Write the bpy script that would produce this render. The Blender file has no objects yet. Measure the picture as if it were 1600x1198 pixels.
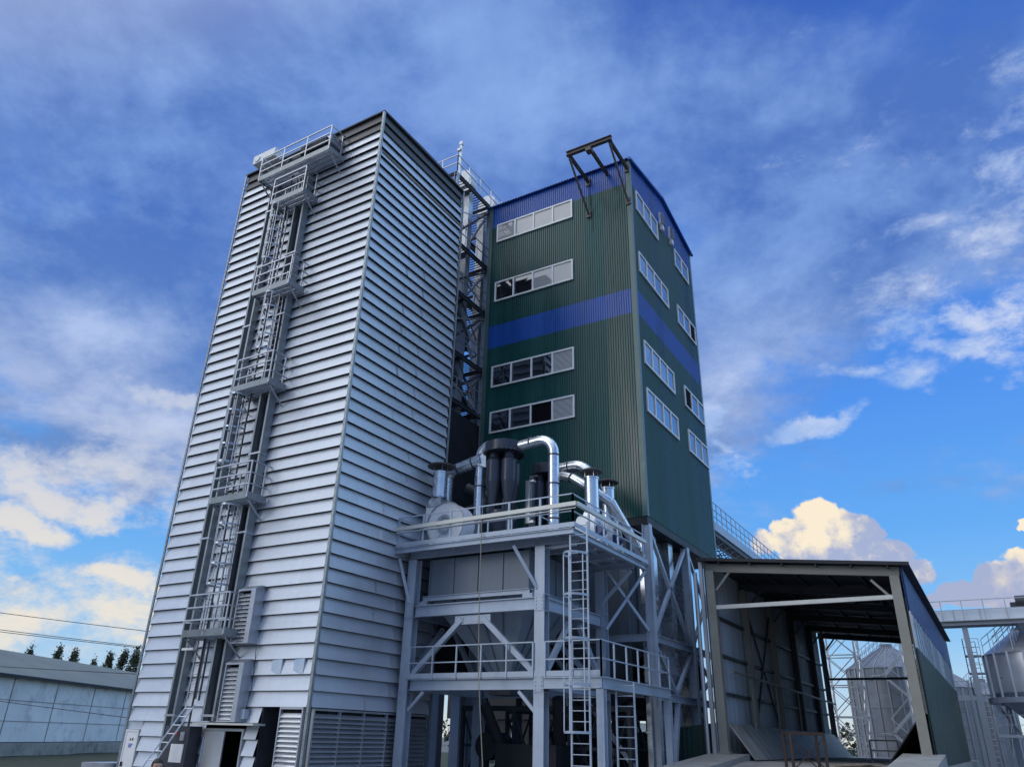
import bpy, math, random
from mathutils import Vector, Matrix, noise
random.seed(7)
R = math.radians
PI = math.pi
scene = bpy.context.scene
COL = scene.collection

# ------------------------------------------------------------------ helpers
class MB:
    """collects faces for ONE mesh"""
    def __init__(s):
        s.v = []; s.f = []; s.sm = []
    def add(s, vs, fs, smooth=False):
        b = len(s.v)
        s.v += [tuple(p) for p in vs]
        s.f += [tuple(i + b for i in f) for f in fs]
        s.sm += [smooth] * len(fs)
    def quad(s, a, b, c, d):
        s.add([a, b, c, d], [(0, 1, 2, 3)])
    def hexa(s, p):
        s.add(p, [(0, 3, 2, 1), (4, 5, 6, 7), (0, 1, 5, 4), (1, 2, 6, 5), (2, 3, 7, 6), (3, 0, 4, 7)])
    def box(s, x0, x1, y0, y1, z0, z1):
        s.hexa([(x0, y0, z0), (x1, y0, z0), (x1, y1, z0), (x0, y1, z0),
                (x0, y0, z1), (x1, y0, z1), (x1, y1, z1), (x0, y1, z1)])
    def beam(s, p, q, w=.1, h=.1, up=(0, 0, 1)):
        p = Vector(p); q = Vector(q); d = (q - p).normalized(); up = Vector(up)
        if abs(d.dot(up)) > .98: up = Vector((0, 1, 0))
        a = d.cross(up).normalized(); b = a.cross(d).normalized()
        a = a * w / 2; b = b * h / 2
        s.hexa([p - a - b, p + a - b, p + a + b, p - a + b, q - a - b, q + a - b, q + a + b, q - a + b])
    def hbeam(s, p, q, w=.3, h=.3, t=.025, up=(0, 0, 1)):
        p = Vector(p); q = Vector(q); d = (q - p).normalized(); up = Vector(up)
        if abs(d.dot(up)) > .98: up = Vector((0, 1, 0))
        a = d.cross(up).normalized(); b = a.cross(d).normalized()
        o = b * (h - t) / 2
        s.beam(p + o, q + o, w, t, b); s.beam(p - o, q - o, w, t, b)
        s.beam(p, q, t, h - 2 * t, b)
    def tube(s, pts, r, n=10, cap=True):
        pts = [Vector(p) for p in pts]; rs = r if isinstance(r, (list, tuple)) else [r] * len(pts)
        vs = []; prev = None
        for i, p in enumerate(pts):
            d = (pts[min(i + 1, len(pts) - 1)] - pts[max(i - 1, 0)])
            d.normalize()
            if prev is None:
                up = Vector((0, 0, 1)) if abs(d.z) < .9 else Vector((0, 1, 0))
                a = d.cross(up).normalized()
            else:
                a = (prev - d * prev.dot(d)).normalized()
            prev = a; b = d.cross(a)
            for k in range(n):
                t = 2 * PI * k / n
                vs.append(p + (a * math.cos(t) + b * math.sin(t)) * rs[i])
        m = len(pts)
        fs = [(i * n + k, i * n + (k + 1) % n, (i + 1) * n + (k + 1) % n, (i + 1) * n + k)
              for i in range(m - 1) for k in range(n)]
        s.add(vs, fs, n > 6)
        if cap:
            s.add(vs[:n], [tuple(range(n))[::-1]]); s.add(vs[-n:], [tuple(range(n))])
    def rev(s, c, prof, n=24, smooth=True, axis='z'):
        """surface of revolution, prof = [(r, h), ...]"""
        vs = []
        for r, h in prof:
            for k in range(n):
                t = 2 * PI * k / n
                a, b = r * math.cos(t), r * math.sin(t)
                if axis == 'z': vs.append((c[0] + a, c[1] + b, c[2] + h))
                elif axis == 'y': vs.append((c[0] + a, c[1] + h, c[2] + b))
                else: vs.append((c[0] + h, c[1] + a, c[2] + b))
        m = len(prof)
        fs = [(i * n + k, i * n + (k + 1) % n, (i + 1) * n + (k + 1) % n, (i + 1) * n + k)
              for i in range(m - 1) for k in range(n)]
        # every ring segment keeps its own vertices so creases stay sharp
        for i in range(m - 1):
            seg = vs[i * n:(i + 2) * n]
            s.add(seg, [(k, (k + 1) % n, n + (k + 1) % n, n + k) for k in range(n)], smooth)
    def build(s, name, mat, parent=None, label=None, kind=None):
        org = ORG.get(parent.name, Vector((0, 0, 0))) if parent else Vector((0, 0, 0))
        me = bpy.data.meshes.new(name)
        me.from_pydata([Vector(v) - org for v in s.v], [], s.f)
        me.polygons.foreach_set('use_smooth', s.sm)
        me.materials.append(mat); me.update()
        o = bpy.data.objects.new(name, me); COL.objects.link(o)
        if parent:
            o.parent = parent; ORG[o.name] = org
        if label: o['label'] = label
        if kind: o['kind'] = kind
        return o
ORG = {}

def thing(name, label, cat, loc=(0, 0, 0), group=None):
    o = bpy.data.objects.new(name, None); COL.objects.link(o)
    o.location = loc; o.empty_display_size = .3
    o['label'] = label; o['category'] = cat
    if group: o['group'] = group
    ORG[o.name] = Vector(loc)
    return o
def tag(o, label, cat, group=None):
    o['label'] = label; o['category'] = cat
    if group: o['group'] = group
    return o
def struct(o):
    o['kind'] = 'structure'; return o
def dup(root, loc, label=None):
    def cp(o, par):
        c = o.copy(); COL.objects.link(c); c.parent = par
        for ch in list(o.children): cp(ch, c)
        return c
    r = cp(root, None); r.location = loc
    if label: r['label'] = label
    return r
def arc(c, a, b, t0, t1, n=6):
    c = Vector(c); a = Vector(a); b = Vector(b)
    return [c + a * math.cos(t0 + (t1 - t0) * i / n) + b * math.sin(t0 + (t1 - t0) * i / n) for i in range(n + 1)]

# ------------------------------------------------------------------ materials
def mat(name, base, rough=.5, metal=0., var=.12, nscale=1.5, stretch=(1, 1, 1), bump=0., bscale=8., spec=.5,
        base2=None, rvar=.08, dirt=0., dirtcol=(.06, .05, .04)):
    m = bpy.data.materials.new(name); m.use_nodes = True
    nt = m.node_tree; N = nt.nodes; L = nt.links; b = N['Principled BSDF']
    tc = N.new('ShaderNodeTexCoord'); mp = N.new('ShaderNodeMapping'); mp.inputs['Scale'].default_value = stretch
    L.new(tc.outputs['Object'], mp.inputs[0])
    nz = N.new('ShaderNodeTexNoise'); nz.inputs['Scale'].default_value = nscale; nz.inputs['Detail'].default_value = 6
    nz.inputs['Roughness'].default_value = .6
    L.new(mp.outputs[0], nz.inputs['Vector'])
    cr = N.new('ShaderNodeValToRGB'); cr.color_ramp.elements[0].position = .3; cr.color_ramp.elements[1].position = .7
    c2 = base2 or tuple(min(1, c * (1 + var)) for c in base)
    c1 = tuple(c * (1 - var) for c in base)
    cr.color_ramp.elements[0].color = (*c1, 1); cr.color_ramp.elements[1].color = (*c2, 1)
    L.new(nz.outputs[0], cr.inputs[0])
    out = cr.outputs[0]
    if dirt > 0:
        n2 = N.new('ShaderNodeTexNoise'); n2.inputs['Scale'].default_value = nscale * 2.7; n2.inputs['Detail'].default_value = 9
        n2.inputs['Roughness'].default_value = .7
        L.new(mp.outputs[0], n2.inputs['Vector'])
        r2 = N.new('ShaderNodeMapRange'); r2.inputs[1].default_value = .5; r2.inputs[2].default_value = .75
        r2.inputs[3].default_value = 0; r2.inputs[4].default_value = dirt
        L.new(n2.outputs[0], r2.inputs[0])
        mx = N.new('ShaderNodeMix'); mx.data_type = 'RGBA'; mx.inputs[7].default_value = (*dirtcol, 1)
        L.new(r2.outputs[0], mx.inputs[0]); L.new(out, mx.inputs[6]); out = mx.outputs[2]
    L.new(out, b.inputs['Base Color'])
    rr = N.new('ShaderNodeMapRange'); rr.inputs[3].default_value = max(0.02, rough - rvar); rr.inputs[4].default_value = min(1, rough + rvar)
    rr.inputs[1].default_value = .3; rr.inputs[2].default_value = .7
    L.new(nz.outputs[0], rr.inputs[0]); L.new(rr.outputs[0], b.inputs['Roughness'])
    b.inputs['Metallic'].default_value = metal
    b.inputs['Specular IOR Level'].default_value = spec
    if bump:
        bn = N.new('ShaderNodeTexNoise'); bn.inputs['Scale'].default_value = bscale; bn.inputs['Detail'].default_value = 3
        L.new(mp.outputs[0], bn.inputs['Vector'])
        bp = N.new('ShaderNodeBump'); bp.inputs['Strength'].default_value = bump; bp.inputs['Distance'].default_value = .05
        L.new(bn.outputs[0], bp.inputs['Height']); L.new(bp.outputs[0], b.inputs['Normal'])
    return m

M = {}
M['clad'] = mat('galvanised_cladding', (.60, .645, .71), .46, .52, .07, .8, (.35, .35, 2.06), .12, 1.0, dirt=.09, dirtcol=(.35, .36, .38))
M['clad_top'] = mat('dark_fascia', (.075, .075, .08), .5, .5, .2, 1.2)  # darker base colour for the top two rows
M['soffit'] = mat('painted_lap_shade', (.020, .024, .034), .7, .1, .15, 2., spec=.25)  # near-black colour paints the shade under each lap
M['galv'] = mat('galvanised_steel', (.46, .48, .52), .4, .7, .08, .7)
M['galv_bright'] = mat('bright_galvanised_steel', (.70, .72, .75), .33, .7, .06, .8)
M['duct'] = mat('spiral_duct_steel', (.66, .70, .74), .27, .9, .08, 1.2, (1, 1, 2))
M['frame'] = mat('grey_painted_steel', (.40, .465, .56), .45, .15, .12, .7, dirt=.25, dirtcol=(.12, .12, .14))
M['frame_dark'] = mat('dark_painted_steel', (.055, .06, .075), .55, .1, .25, 1.5)
M['chan'] = mat('grey_green_column', (.30, .33, .345), .45, .5, .2, 1.2, dirt=.25, dirtcol=(.1, .1, .1))
M['hopper'] = mat('hopper_paint', (.165, .20, .245), .48, .15, .12, .6, (1, 1, .4), dirt=.3, dirtcol=(.1, .105, .12))
M['cone'] = mat('hopper_cone_lit', (.27, .32, .385), .45, .15, .12, .6, (1, 1, .4), dirt=.3, dirtcol=(.16, .18, .2))  # lighter than the hopper body: light on the cone put into the colour
M['cyclone'] = mat('anthracite_paint', (.045, .052, .075), .34, .2, .2, 1.5)
M['fan'] = mat('white_fan_paint', (.78, .79, .80), .4, 0, .08, 2.5, dirt=.25, dirtcol=(.35, .33, .3))
M['green'] = mat('green_sheet', (.009, .082, .077), .36, 0, .16, .5, (2, 2, .25), dirt=.2, dirtcol=(.03, .075, .07), spec=.5)
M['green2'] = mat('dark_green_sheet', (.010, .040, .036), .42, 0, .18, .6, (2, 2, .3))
M['blue'] = mat('blue_sheet', (.011, .09, .40), .34, 0, .14, .5, (2, 2, .25), spec=.55)
M['trim'] = mat('pale_corner_trim', (.09, .15, .145), .4, .1, .1, 2.)
M['white'] = mat('white_frame', (.80, .81, .82), .4, 0, .05, 3.)
M['offwhite'] = mat('offwhite_rail', (.62, .62, .58), .45, .1, .1, 2.)
M['hoist'] = mat('weathered_hoist_steel', (.10, .085, .085), .6, .2, .3, 2., dirt=.4, dirtcol=(.16, .10, .07))
M['black'] = mat('dark_interior', (.006, .006, .008), .9, 0, .2, 1., spec=.1)  # near-black sheets stand for the unlit space behind openings
M['deep'] = mat('shadow_machinery', (.018, .02, .027), .6, .1, .3, 1.)  # near-black base: shade under and between the buildings put into the colour
M['shedsteel'] = mat('beige_grey_steel', (.27, .265, .235), .5, .1, .12, 1.2, dirt=.25, dirtcol=(.17, .15, .12))
M['shedwall'] = mat('inside_sheet', (.48, .56, .65), .5, .05, .14, .7, (3, 3, .25), dirt=.3, dirtcol=(.2, .21, .23))
M['roofdark'] = mat('dark_roof_sheet', (.03, .035, .05), .6, .1, .2, .8)
M['concrete'] = mat('concrete', (.30, .295, .28), .85, 0, .22, 1.4, bump=.3, bscale=30, dirt=.5, dirtcol=(.16, .15, .14))
M['plate'] = mat('worn_plate', (.34, .335, .32), .55, .2, .5, 1.3, (.6, 2.2, .6), dirt=.8, dirtcol=(.42, .40, .37))
M['asphalt'] = mat('yard_ground', (.15, .147, .14), .9, 0, .3, .6, bump=.3, bscale=12)
M['grass'] = mat('rough_grass', (.030, .042, .018), .95, 0, .4, .9, bump=.6, bscale=9, base2=(.06, .065, .03), dirt=.4, dirtcol=(.09, .075, .05))
M['rust'] = mat('rusty_steel', (.05, .03, .025), .75, .1, .35, 3.)
M['wood'] = mat('weathered_boards', (.33, .27, .21), .8, 0, .25, 2., (1, 8, 1))
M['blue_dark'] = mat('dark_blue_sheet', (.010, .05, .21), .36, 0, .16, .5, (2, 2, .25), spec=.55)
M['silo'] = mat('silo_sheet', (.27, .285, .31), .42, .35, .12, 1.2, (1, 1, 3), dirt=.2, dirtcol=(.3, .3, .31))
M['whwall'] = mat('whitewashed_wall', (.78, .77, .76), .85, 0, .14, .22, bump=.25, bscale=6, dirt=1., dirtcol=(.42, .42, .43))
M['whbase'] = mat('stained_plinth', (.33, .31, .28), .9, 0, .25, .4, dirt=.9, dirtcol=(.09, .08, .07))
M['whroof'] = mat('grey_green_roof', (.17, .19, .175), .7, 0, .15, .3, dirt=.3, dirtcol=(.07, .08, .08))
M['cable'] = mat('cable', (.03, .03, .035), .6)
M['rope'] = mat('rope', (.30, .27, .22), .9)
M['bark'] = mat('bark', (.06, .045, .035), .9)
M['leaf'] = mat('poplar_leaf', (.045, .065, .035), .7, 0, .4, .5, base2=(.085, .10, .05))
M['leaf2'] = mat('far_leaf', (.05, .065, .045), .8, 0, .3, .3)
M['skin'] = mat('skin', (.42, .25, .18), .55, 0, .06)
M['hair'] = mat('hair', (.012, .010, .009), .6, 0, .2, 20)
M['shirt'] = mat('navy_workwear', (.02, .024, .04), .85, 0, .15)
M['red'] = mat('red_print', (.45, .03, .02), .6)
M['bluep'] = mat('blue_print', (.04, .10, .42), .6)
M['ink'] = mat('black_print', (.02, .02, .02), .6)
M['yellow'] = mat('yellow_paint', (.65, .50, .06), .5)
M['motor'] = mat('motor_blue', (.02, .035, .14), .4, .1)
M['winter'] = mat('translucent_sheet', (.40, .45, .48), .22, 0, .25, .9, (1, 2, .2), spec=.7)
M['farwall'] = mat('far_wall', (.5, .5, .5), .9, 0, .1, .2)

def per_sheet(m, length, row, z0, amount, stagger=.37, axis=(1, 1, 0)):
    """every sheet of a clad wall gets its own tone: sheets are cells along the wall and up it"""
    nt = m.node_tree; N = nt.nodes; L = nt.links; b = N['Principled BSDF']
    tc = N.new('ShaderNodeTexCoord')
    sp = N.new('ShaderNodeSeparateXYZ'); L.new(tc.outputs['Object'], sp.inputs[0])
    def mm(op, a_, v_=None):
        n = N.new('ShaderNodeMath'); n.operation = op
        for i, q in enumerate((a_, v_)):
            if q is None: continue
            if isinstance(q, (int, float)): n.inputs[i].default_value = q
            else: L.new(q, n.inputs[i])
        return n.outputs[0]
    rw = mm('FLOOR', mm('DIVIDE', mm('SUBTRACT', sp.outputs[2], z0), row))
    al = mm('FLOOR', mm('ADD', mm('DIVIDE', mm('ADD', sp.outputs[0], sp.outputs[1]), length), mm('MULTIPLY', rw, stagger)))
    cb = N.new('ShaderNodeCombineXYZ'); L.new(al, cb.inputs[0]); L.new(rw, cb.inputs[1])
    wn = N.new('ShaderNodeTexWhiteNoise'); wn.noise_dimensions = '2D'; L.new(cb.outputs[0], wn.inputs['Vector'])
    st = N.new('ShaderNodeTexNoise'); st.inputs['Scale'].default_value = 1.; st.inputs['Detail'].default_value = 8
    mp = N.new('ShaderNodeMapping'); mp.inputs['Scale'].default_value = (5, 5, .35); L.new(tc.outputs['Object'], mp.inputs[0]); L.new(mp.outputs[0], st.inputs['Vector'])
    k = mm('ADD', mm('ADD', 1 - amount, mm('MULTIPLY', wn.outputs[0], amount * 1.4)), mm('MULTIPLY', mm('SUBTRACT', st.outputs[0], .5), amount * 2.))
    src = b.inputs['Base Color'].links[0].from_socket
    mx = N.new('ShaderNodeVectorMath'); mx.operation = 'SCALE'; L.new(src, mx.inputs[0]); L.new(k, mx.inputs['Scale'])
    L.new(mx.outputs[0], b.inputs['Base Color'])
    r0 = b.inputs['Roughness'].links[0].from_socket
    L.new(mm('ADD', r0, mm('MULTIPLY', mm('SUBTRACT', wn.outputs[0], .5), amount * .9)), b.inputs['Roughness'])
per_sheet(M['clad'], 3.05, .4863, 2.93, .065)
per_sheet(M['green'], 1.05, 40, -10, .30, 0)
per_sheet(M['blue'], 1.05, 40, -10, .16, 0)
per_sheet(M['shedwall'], 1.0, 40, -10, .2, 0)
per_sheet(M['silo'], 1.1, 1.0, 0, .16, .5)
per_sheet(M['frame'], 50, 3.1, 0, .10, 0)

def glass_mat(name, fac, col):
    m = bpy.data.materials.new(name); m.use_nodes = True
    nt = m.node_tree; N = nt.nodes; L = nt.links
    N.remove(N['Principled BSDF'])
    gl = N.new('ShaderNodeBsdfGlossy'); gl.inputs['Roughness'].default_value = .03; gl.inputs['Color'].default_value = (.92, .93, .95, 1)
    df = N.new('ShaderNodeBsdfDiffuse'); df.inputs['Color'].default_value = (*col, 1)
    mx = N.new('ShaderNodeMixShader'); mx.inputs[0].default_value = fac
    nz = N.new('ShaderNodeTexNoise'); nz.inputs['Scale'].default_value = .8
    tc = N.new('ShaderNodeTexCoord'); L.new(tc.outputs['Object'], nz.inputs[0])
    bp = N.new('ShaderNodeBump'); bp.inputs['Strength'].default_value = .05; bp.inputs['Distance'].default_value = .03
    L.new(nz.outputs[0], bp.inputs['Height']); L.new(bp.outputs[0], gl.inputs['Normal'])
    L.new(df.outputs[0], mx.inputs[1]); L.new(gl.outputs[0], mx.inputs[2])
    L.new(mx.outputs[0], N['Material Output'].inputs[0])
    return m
M['glass'] = glass_mat('sky_glass', .55, (.03, .034, .04)); M['glass_dark'] = glass_mat('dark_glass', .22, (.012, .014, .018)); M['glass_pale'] = glass_mat('painted_sky_glass', .12, (.36, .37, .37))  # glass_pale: grey diffuse paints the sky's reflection into the pane

# ------------------------------------------------------------------ building blocks
def lap_rows(mb, o, u, n, L, z0, rows, pitch, lip=.125, wob=.004, under=None):
    """lapped horizontal sheets: each row leans out at its foot and has a folded lip"""
    o = Vector(o); u = Vector(u); n = Vector(n)
    for k in range(rows):
        za = z0 + k * pitch; zb = za + pitch
        w = random.uniform(-wob, wob)
        for a, b in ((0, L),):
            p = lambda t, d, z: (o + u * t + n * d + Vector((0, 0, z)))
            a0 = p(a, lip + w, za); b0 = p(b, lip + w, za)
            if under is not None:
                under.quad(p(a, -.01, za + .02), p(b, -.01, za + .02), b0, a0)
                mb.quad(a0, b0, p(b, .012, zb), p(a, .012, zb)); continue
            a1 = p(a, .012, zb); b1 = p(b, .012, zb)
            mb.quad(a0, b0, b1, a1)                                   # face
            ai = p(a, 0, za + .03); bi = p(b, 0, za + .03)
            af = p(a, lip + w, za - .035); bf = p(b, lip + w, za - .035)
            mb.quad(af, bf, b0, a0)                                   # folded edge
            mb.quad(ai, bi, bf, af)                                   # underside
            mb.quad(ai, af, a0, a1); mb.quad(bf, bi, b1, b0)

def corrugated(mb, o, u, n, L, zlo, zhi, pitch=.2, dep=.04, t0=0):
    """trapezoid sheet with vertical ribs; zlo and zhi are functions of the run"""
    o = Vector(o); u = Vector(u); n = Vector(n)
    pts = []; t = 0.
    while t < L - 1e-6:
        for f, d in ((0, 0), (.42, 0), (.56, dep), (.86, dep)):
            if t + f * pitch < L: pts.append((t + f * pitch, d))
        t += pitch
    pts.append((L, 0))
    vs = []
    for t, d in pts:
        q = o + u * t + n * d
        vs.append((q.x, q.y, zlo(t))); vs.append((q.x, q.y, zhi(t)))
    mb.add(vs, [(2 * i, 2 * i + 2, 2 * i + 3, 2 * i + 1) for i in range(len(pts) - 1)])

def railing(mb, pts, h=1.1, rails=(1.1, .55), step=1.2, r=.022, post=.045):
    pts = [Vector(p) for p in pts]
    for a, b in zip(pts, pts[1:]):
        L = (b - a).length; n = max(1, round(L / step))
        for i in range(n + 1):
            p = a + (b - a) * i / n
            mb.beam(p, p + Vector((0, 0, h)), post, post)
        for k in rails:
            mb.beam(a + Vector((0, 0, k)), b + Vector((0, 0, k)), r * 2, r * 2)

def ladder(mb, x, y, z0, z1, w=.42, r=.02, ax=(1, 0, 0)):
    ax = Vector(ax); c = Vector((x, y, 0))
    for s in (-1, 1):
        p = c + ax * s * w / 2
        mb.beam(p + Vector((0, 0, z0)), p + Vector((0, 0, z1)), .05, .05)
    z = z0 + .2
    while z < z1:
        mb.tube([c - ax * w / 2 + Vector((0, 0, z)), c + ax * w / 2 + Vector((0, 0, z))], r, 6, False); z += .3
def cage(mb, x, y, z0, z1, rad=.36, ax=(1, 0, 0), out=(0, -1, 0), step=.75, bars=5):
    ax = Vector(ax); out = Vector(out); c = Vector((x, y, 0))
    z = z0
    def ring(t): return c + ax * (-math.cos(t) * rad) + out * (.12 + math.sin(t) * .62)
    n = max(1, round((z1 - z0) / step))
    for i in range(n + 1):
        z = z0 + (z1 - z0) * i / n
        path = [ring(PI * k / 10) for k in range(11)]
        path = [c - ax * rad * .7] + path + [c + ax * rad * .7]
        for a, b in zip(path, path[1:]):
            mb.beam(a + Vector((0, 0, z)), b + Vector((0, 0, z)), .014, .07)
    for k in range(bars):
        p = ring(PI * (k + .5) / bars)
        mb.beam(p + Vector((0, 0, z0)), p + Vector((0, 0, z1)), .035, .014)

def louvre(mb, o, u, n, w, z0, z1, pitch=.13, dep=.1):
    o = Vector(o); u = Vector(u); n = Vector(n); z = z0
    while z + pitch * .9 < z1:
        p = lambda t, d, zz: o + u * t + n * d + Vector((0, 0, zz))
        mb.quad(p(0, dep, z), p(w, dep, z), p(w, .01, z + pitch * .95), p(0, .01, z + pitch * .95))
        mb.quad(p(0, .01, z + .012), p(w, .01, z + .012), p(w, dep, z), p(0, dep, z))
        z += pitch

# =================================================================== SETTING
g = MB(); g.quad((-1500, -1500, 0), (1500, -1500, 0), (1500, 1500, 0), (-1500, 1500, 0))
struct(g.build('ground', M['asphalt']))
g = MB()
nx, ny = 40, 30
vs = []
for j in range(ny + 1):
    for i in range(nx + 1):
        x = -110 + 96 * i / nx; y = -45 + 130 * j / ny
        vs.append((x, y, .02 + .16 * max(0, noise.noise(Vector((x * .12, y * .12, 3)))) + .05 * noise.noise(Vector((x * .5, y * .5, 1)))))
g.add(vs, [(j * (nx + 1) + i, j * (nx + 1) + i + 1, (j + 1) * (nx + 1) + i + 1, (j + 1) * (nx + 1) + i) for j in range(ny) for i in range(nx)], True)
struct(g.build('grass_bank', M['grass']))
g = MB()                                                  # raised drive-through floor and the ramp up to it
g.hexa([(9.0, 13, 0), (16.9, 13, 0), (16.9, 44, 0), (9.0, 44, 0), (9.0, 13, 1.62), (16.9, 13, 1.62), (16.9, 44, 1.62), (9.0, 44, 1.62)])
g.hexa([(10.0, -6, -.1), (15.6, -6, -.1), (15.6, 12.99, -.1), (10.0, 12.99, -.1), (10.0, -6, .0), (15.6, -6, .0), (15.6, 12.99, 1.615), (10.0, 12.99, 1.615)])
struct(g.build('ramp', M['concrete']))
g = MB()
for x0, x1, top in ((8.45, 10.0, 1.86), (15.45, 16.8, 2.05)):
    g.hexa([(x0, 5.0, 0), (x1, 5.0, 0), (x1, 13.95, 0), (x0, 13.95, 0), (x0, 5.0, top - .62), (x1, 5.0, top - .62), (x1, 13.95, top), (x0, 13.95, top)])
struct(g.build('ramp_kerb', M['concrete']))

# =================================================================== SILVER DRYER TOWER
W, DP, H = 8.79, 6.22, 27.73
PT = .4863
ZL = 2.93
tw = thing('dryer_tower', 'tall silver tower clad in lapped galvanised sheets with caged ladders up its face', 'tower', (-4.4, 3.1, 0))
m = MB(); m.box(-W + .02, -.02, .02, DP - .02, ZL + .02, H - .05)
m.box(-W + .02, -4.6, .02, DP - .02, .05, ZL + .018); m.box(-2.62, -2.05, .02, DP - .02, .05, ZL + .018)
m.box(-4.6, -2.62, 1.6, DP - .02, .05, ZL + .018); m.box(-2.05, -.02, .9, DP - .02, .05, ZL + .018)
m.build('core_wall', M['deep'], tw)
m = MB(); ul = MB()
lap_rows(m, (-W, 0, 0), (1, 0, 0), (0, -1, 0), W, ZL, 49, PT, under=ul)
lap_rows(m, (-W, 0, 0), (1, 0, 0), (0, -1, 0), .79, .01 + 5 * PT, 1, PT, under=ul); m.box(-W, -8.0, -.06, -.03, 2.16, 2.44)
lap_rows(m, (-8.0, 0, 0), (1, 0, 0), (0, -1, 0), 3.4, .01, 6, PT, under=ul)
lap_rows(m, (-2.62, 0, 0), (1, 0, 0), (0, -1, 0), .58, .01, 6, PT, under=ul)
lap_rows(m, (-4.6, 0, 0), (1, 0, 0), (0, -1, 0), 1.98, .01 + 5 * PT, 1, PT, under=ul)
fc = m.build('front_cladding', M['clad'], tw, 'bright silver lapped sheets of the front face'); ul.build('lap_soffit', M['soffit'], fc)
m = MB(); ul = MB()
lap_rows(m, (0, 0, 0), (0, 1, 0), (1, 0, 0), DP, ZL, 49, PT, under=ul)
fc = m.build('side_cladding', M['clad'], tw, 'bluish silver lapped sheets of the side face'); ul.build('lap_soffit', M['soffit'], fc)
m = MB()
lap_rows(m, (-W, DP, 0), (0, -1, 0), (-1, 0, 0), DP, .01, 55, PT)
lap_rows(m, (0, DP, 0), (-1, 0, 0), (0, 1, 0), W, .01, 55, PT)
m.build('rear_cladding', M['clad'], tw)
m = MB()
zt = ZL + 49 * PT
lap_rows(m, (-W, 0, 0), (1, 0, 0), (0, -1, 0), W, zt, 2, PT, .1)
lap_rows(m, (0, 0, 0), (0, 1, 0), (1, 0, 0), DP, zt, 2, PT, .1)
m.build('fascia', M['clad_top'], tw, 'darker top two rows below the roof edge')
m = MB()
m.box(-W - .12, .14, -.14, DP + .1, H + .0, H + .07)
m.hexa([(-W - .12, -.14, H + .072), (.14, -.14, H + .072), (.14, DP + .1, H + .072), (-W - .12, DP + .1, H + .072),
        (-W, 2.9, H + .35), (.0, 2.9, H + .35), (.0, 3.3, H + .35), (-W, 3.3, H + .35)])
m.build('roof', M['roofdark'], tw)
for x, y, sx, sy in ((0, 0, 1, -1), (-W, 0, -1, -1), (0, DP, 1, 1)):
    m = MB()
    m.box(min(x + sx * .03, x + sx * .135), max(x + sx * .03, x + sx * .135), min(y + sy * .115, y + sy * .135), max(y + sy * .115, y + sy * .135), .03, H)
    m.box(min(x + sx * .115, x + sx * .133), max(x + sx * .115, x + sx * .133), min(y + sy * .03, y + sy * .114), max(y + sy * .03, y + sy * .114), .03, H)
    z = .3
    while z < H - .3:                                    # bolt heads down the trim
        m.box(min(x + sx * .06, x + sx * .09), max(x + sx * .06, x + sx * .09), min(y + sy * .135, y + sy * .148), max(y + sy * .135, y + sy * .148), z, z + .03)
        z += .243
    m.build('corner_trim', M['chan'], tw)
for k in range(49):
    m = MB(); z = ZL + k * PT
    y = (2.45, 3.68)[k % 2]
    if k > 42 and k % 3: continue
    m.hexa([(.055, y, z + .01), (.131, y, z + .01), (.131, y + .13, z + .01), (.055, y + .13, z + .01),
            (.005, y, z + PT - .04), (.026, y, z + PT - .04), (.026, y + .13, z + PT - .04), (.005, y + .13, z + PT - .04)])
    m.build('joint_strip', M['galv_bright'] if k < 26 else M['galv'], fc)
m = MB(); m.beam((.10, .1, 25.55), (.10, DP, 25.55), .05, .05); m.build('conduit', M['rope'], tw)
# U-shaped columns beside the ladders
for x0, x1, dd, bot, top in ((-6.42, -5.95, .38, .05, 26.2), (-4.43, -3.82, .45, 2.47, 25.6)):
    m = MB()
    m.box(x0, x1, -.14, -.11, bot, top)
    m.box(x0, x0 + .03, -dd, -.142, bot, top); m.box(x1 - .03, x1, -dd, -.142, bot, top)
    m.box(x0 + .031, x0 + .09, -dd, -dd + .02, bot, top); m.box(x1 - .09, x1 - .031, -dd, -dd + .02, bot, top)
    co_ = m.build('column', M['chan'], tw)
    z = 2.6
    while z < top:
        m = MB(); m.box(x0 - .03, x1 + .03, -dd - .02, -dd - .001, z, z + .07); m.box(x1 + .001, x1 + .02, -dd, -.12, z - .02, z + .04); z += 3.1
        m.build('splice_strap', M['galv'], co_)
    m = MB(); m.box(x0 + .032, x1 - .032, -.17, -.142, bot + .01, top - .01); m.build('shaded_web', M['chan'] if x0 < -6 else M['frame_dark'], co_)  # right web gets a dark colour for the shade inside the U
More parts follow.
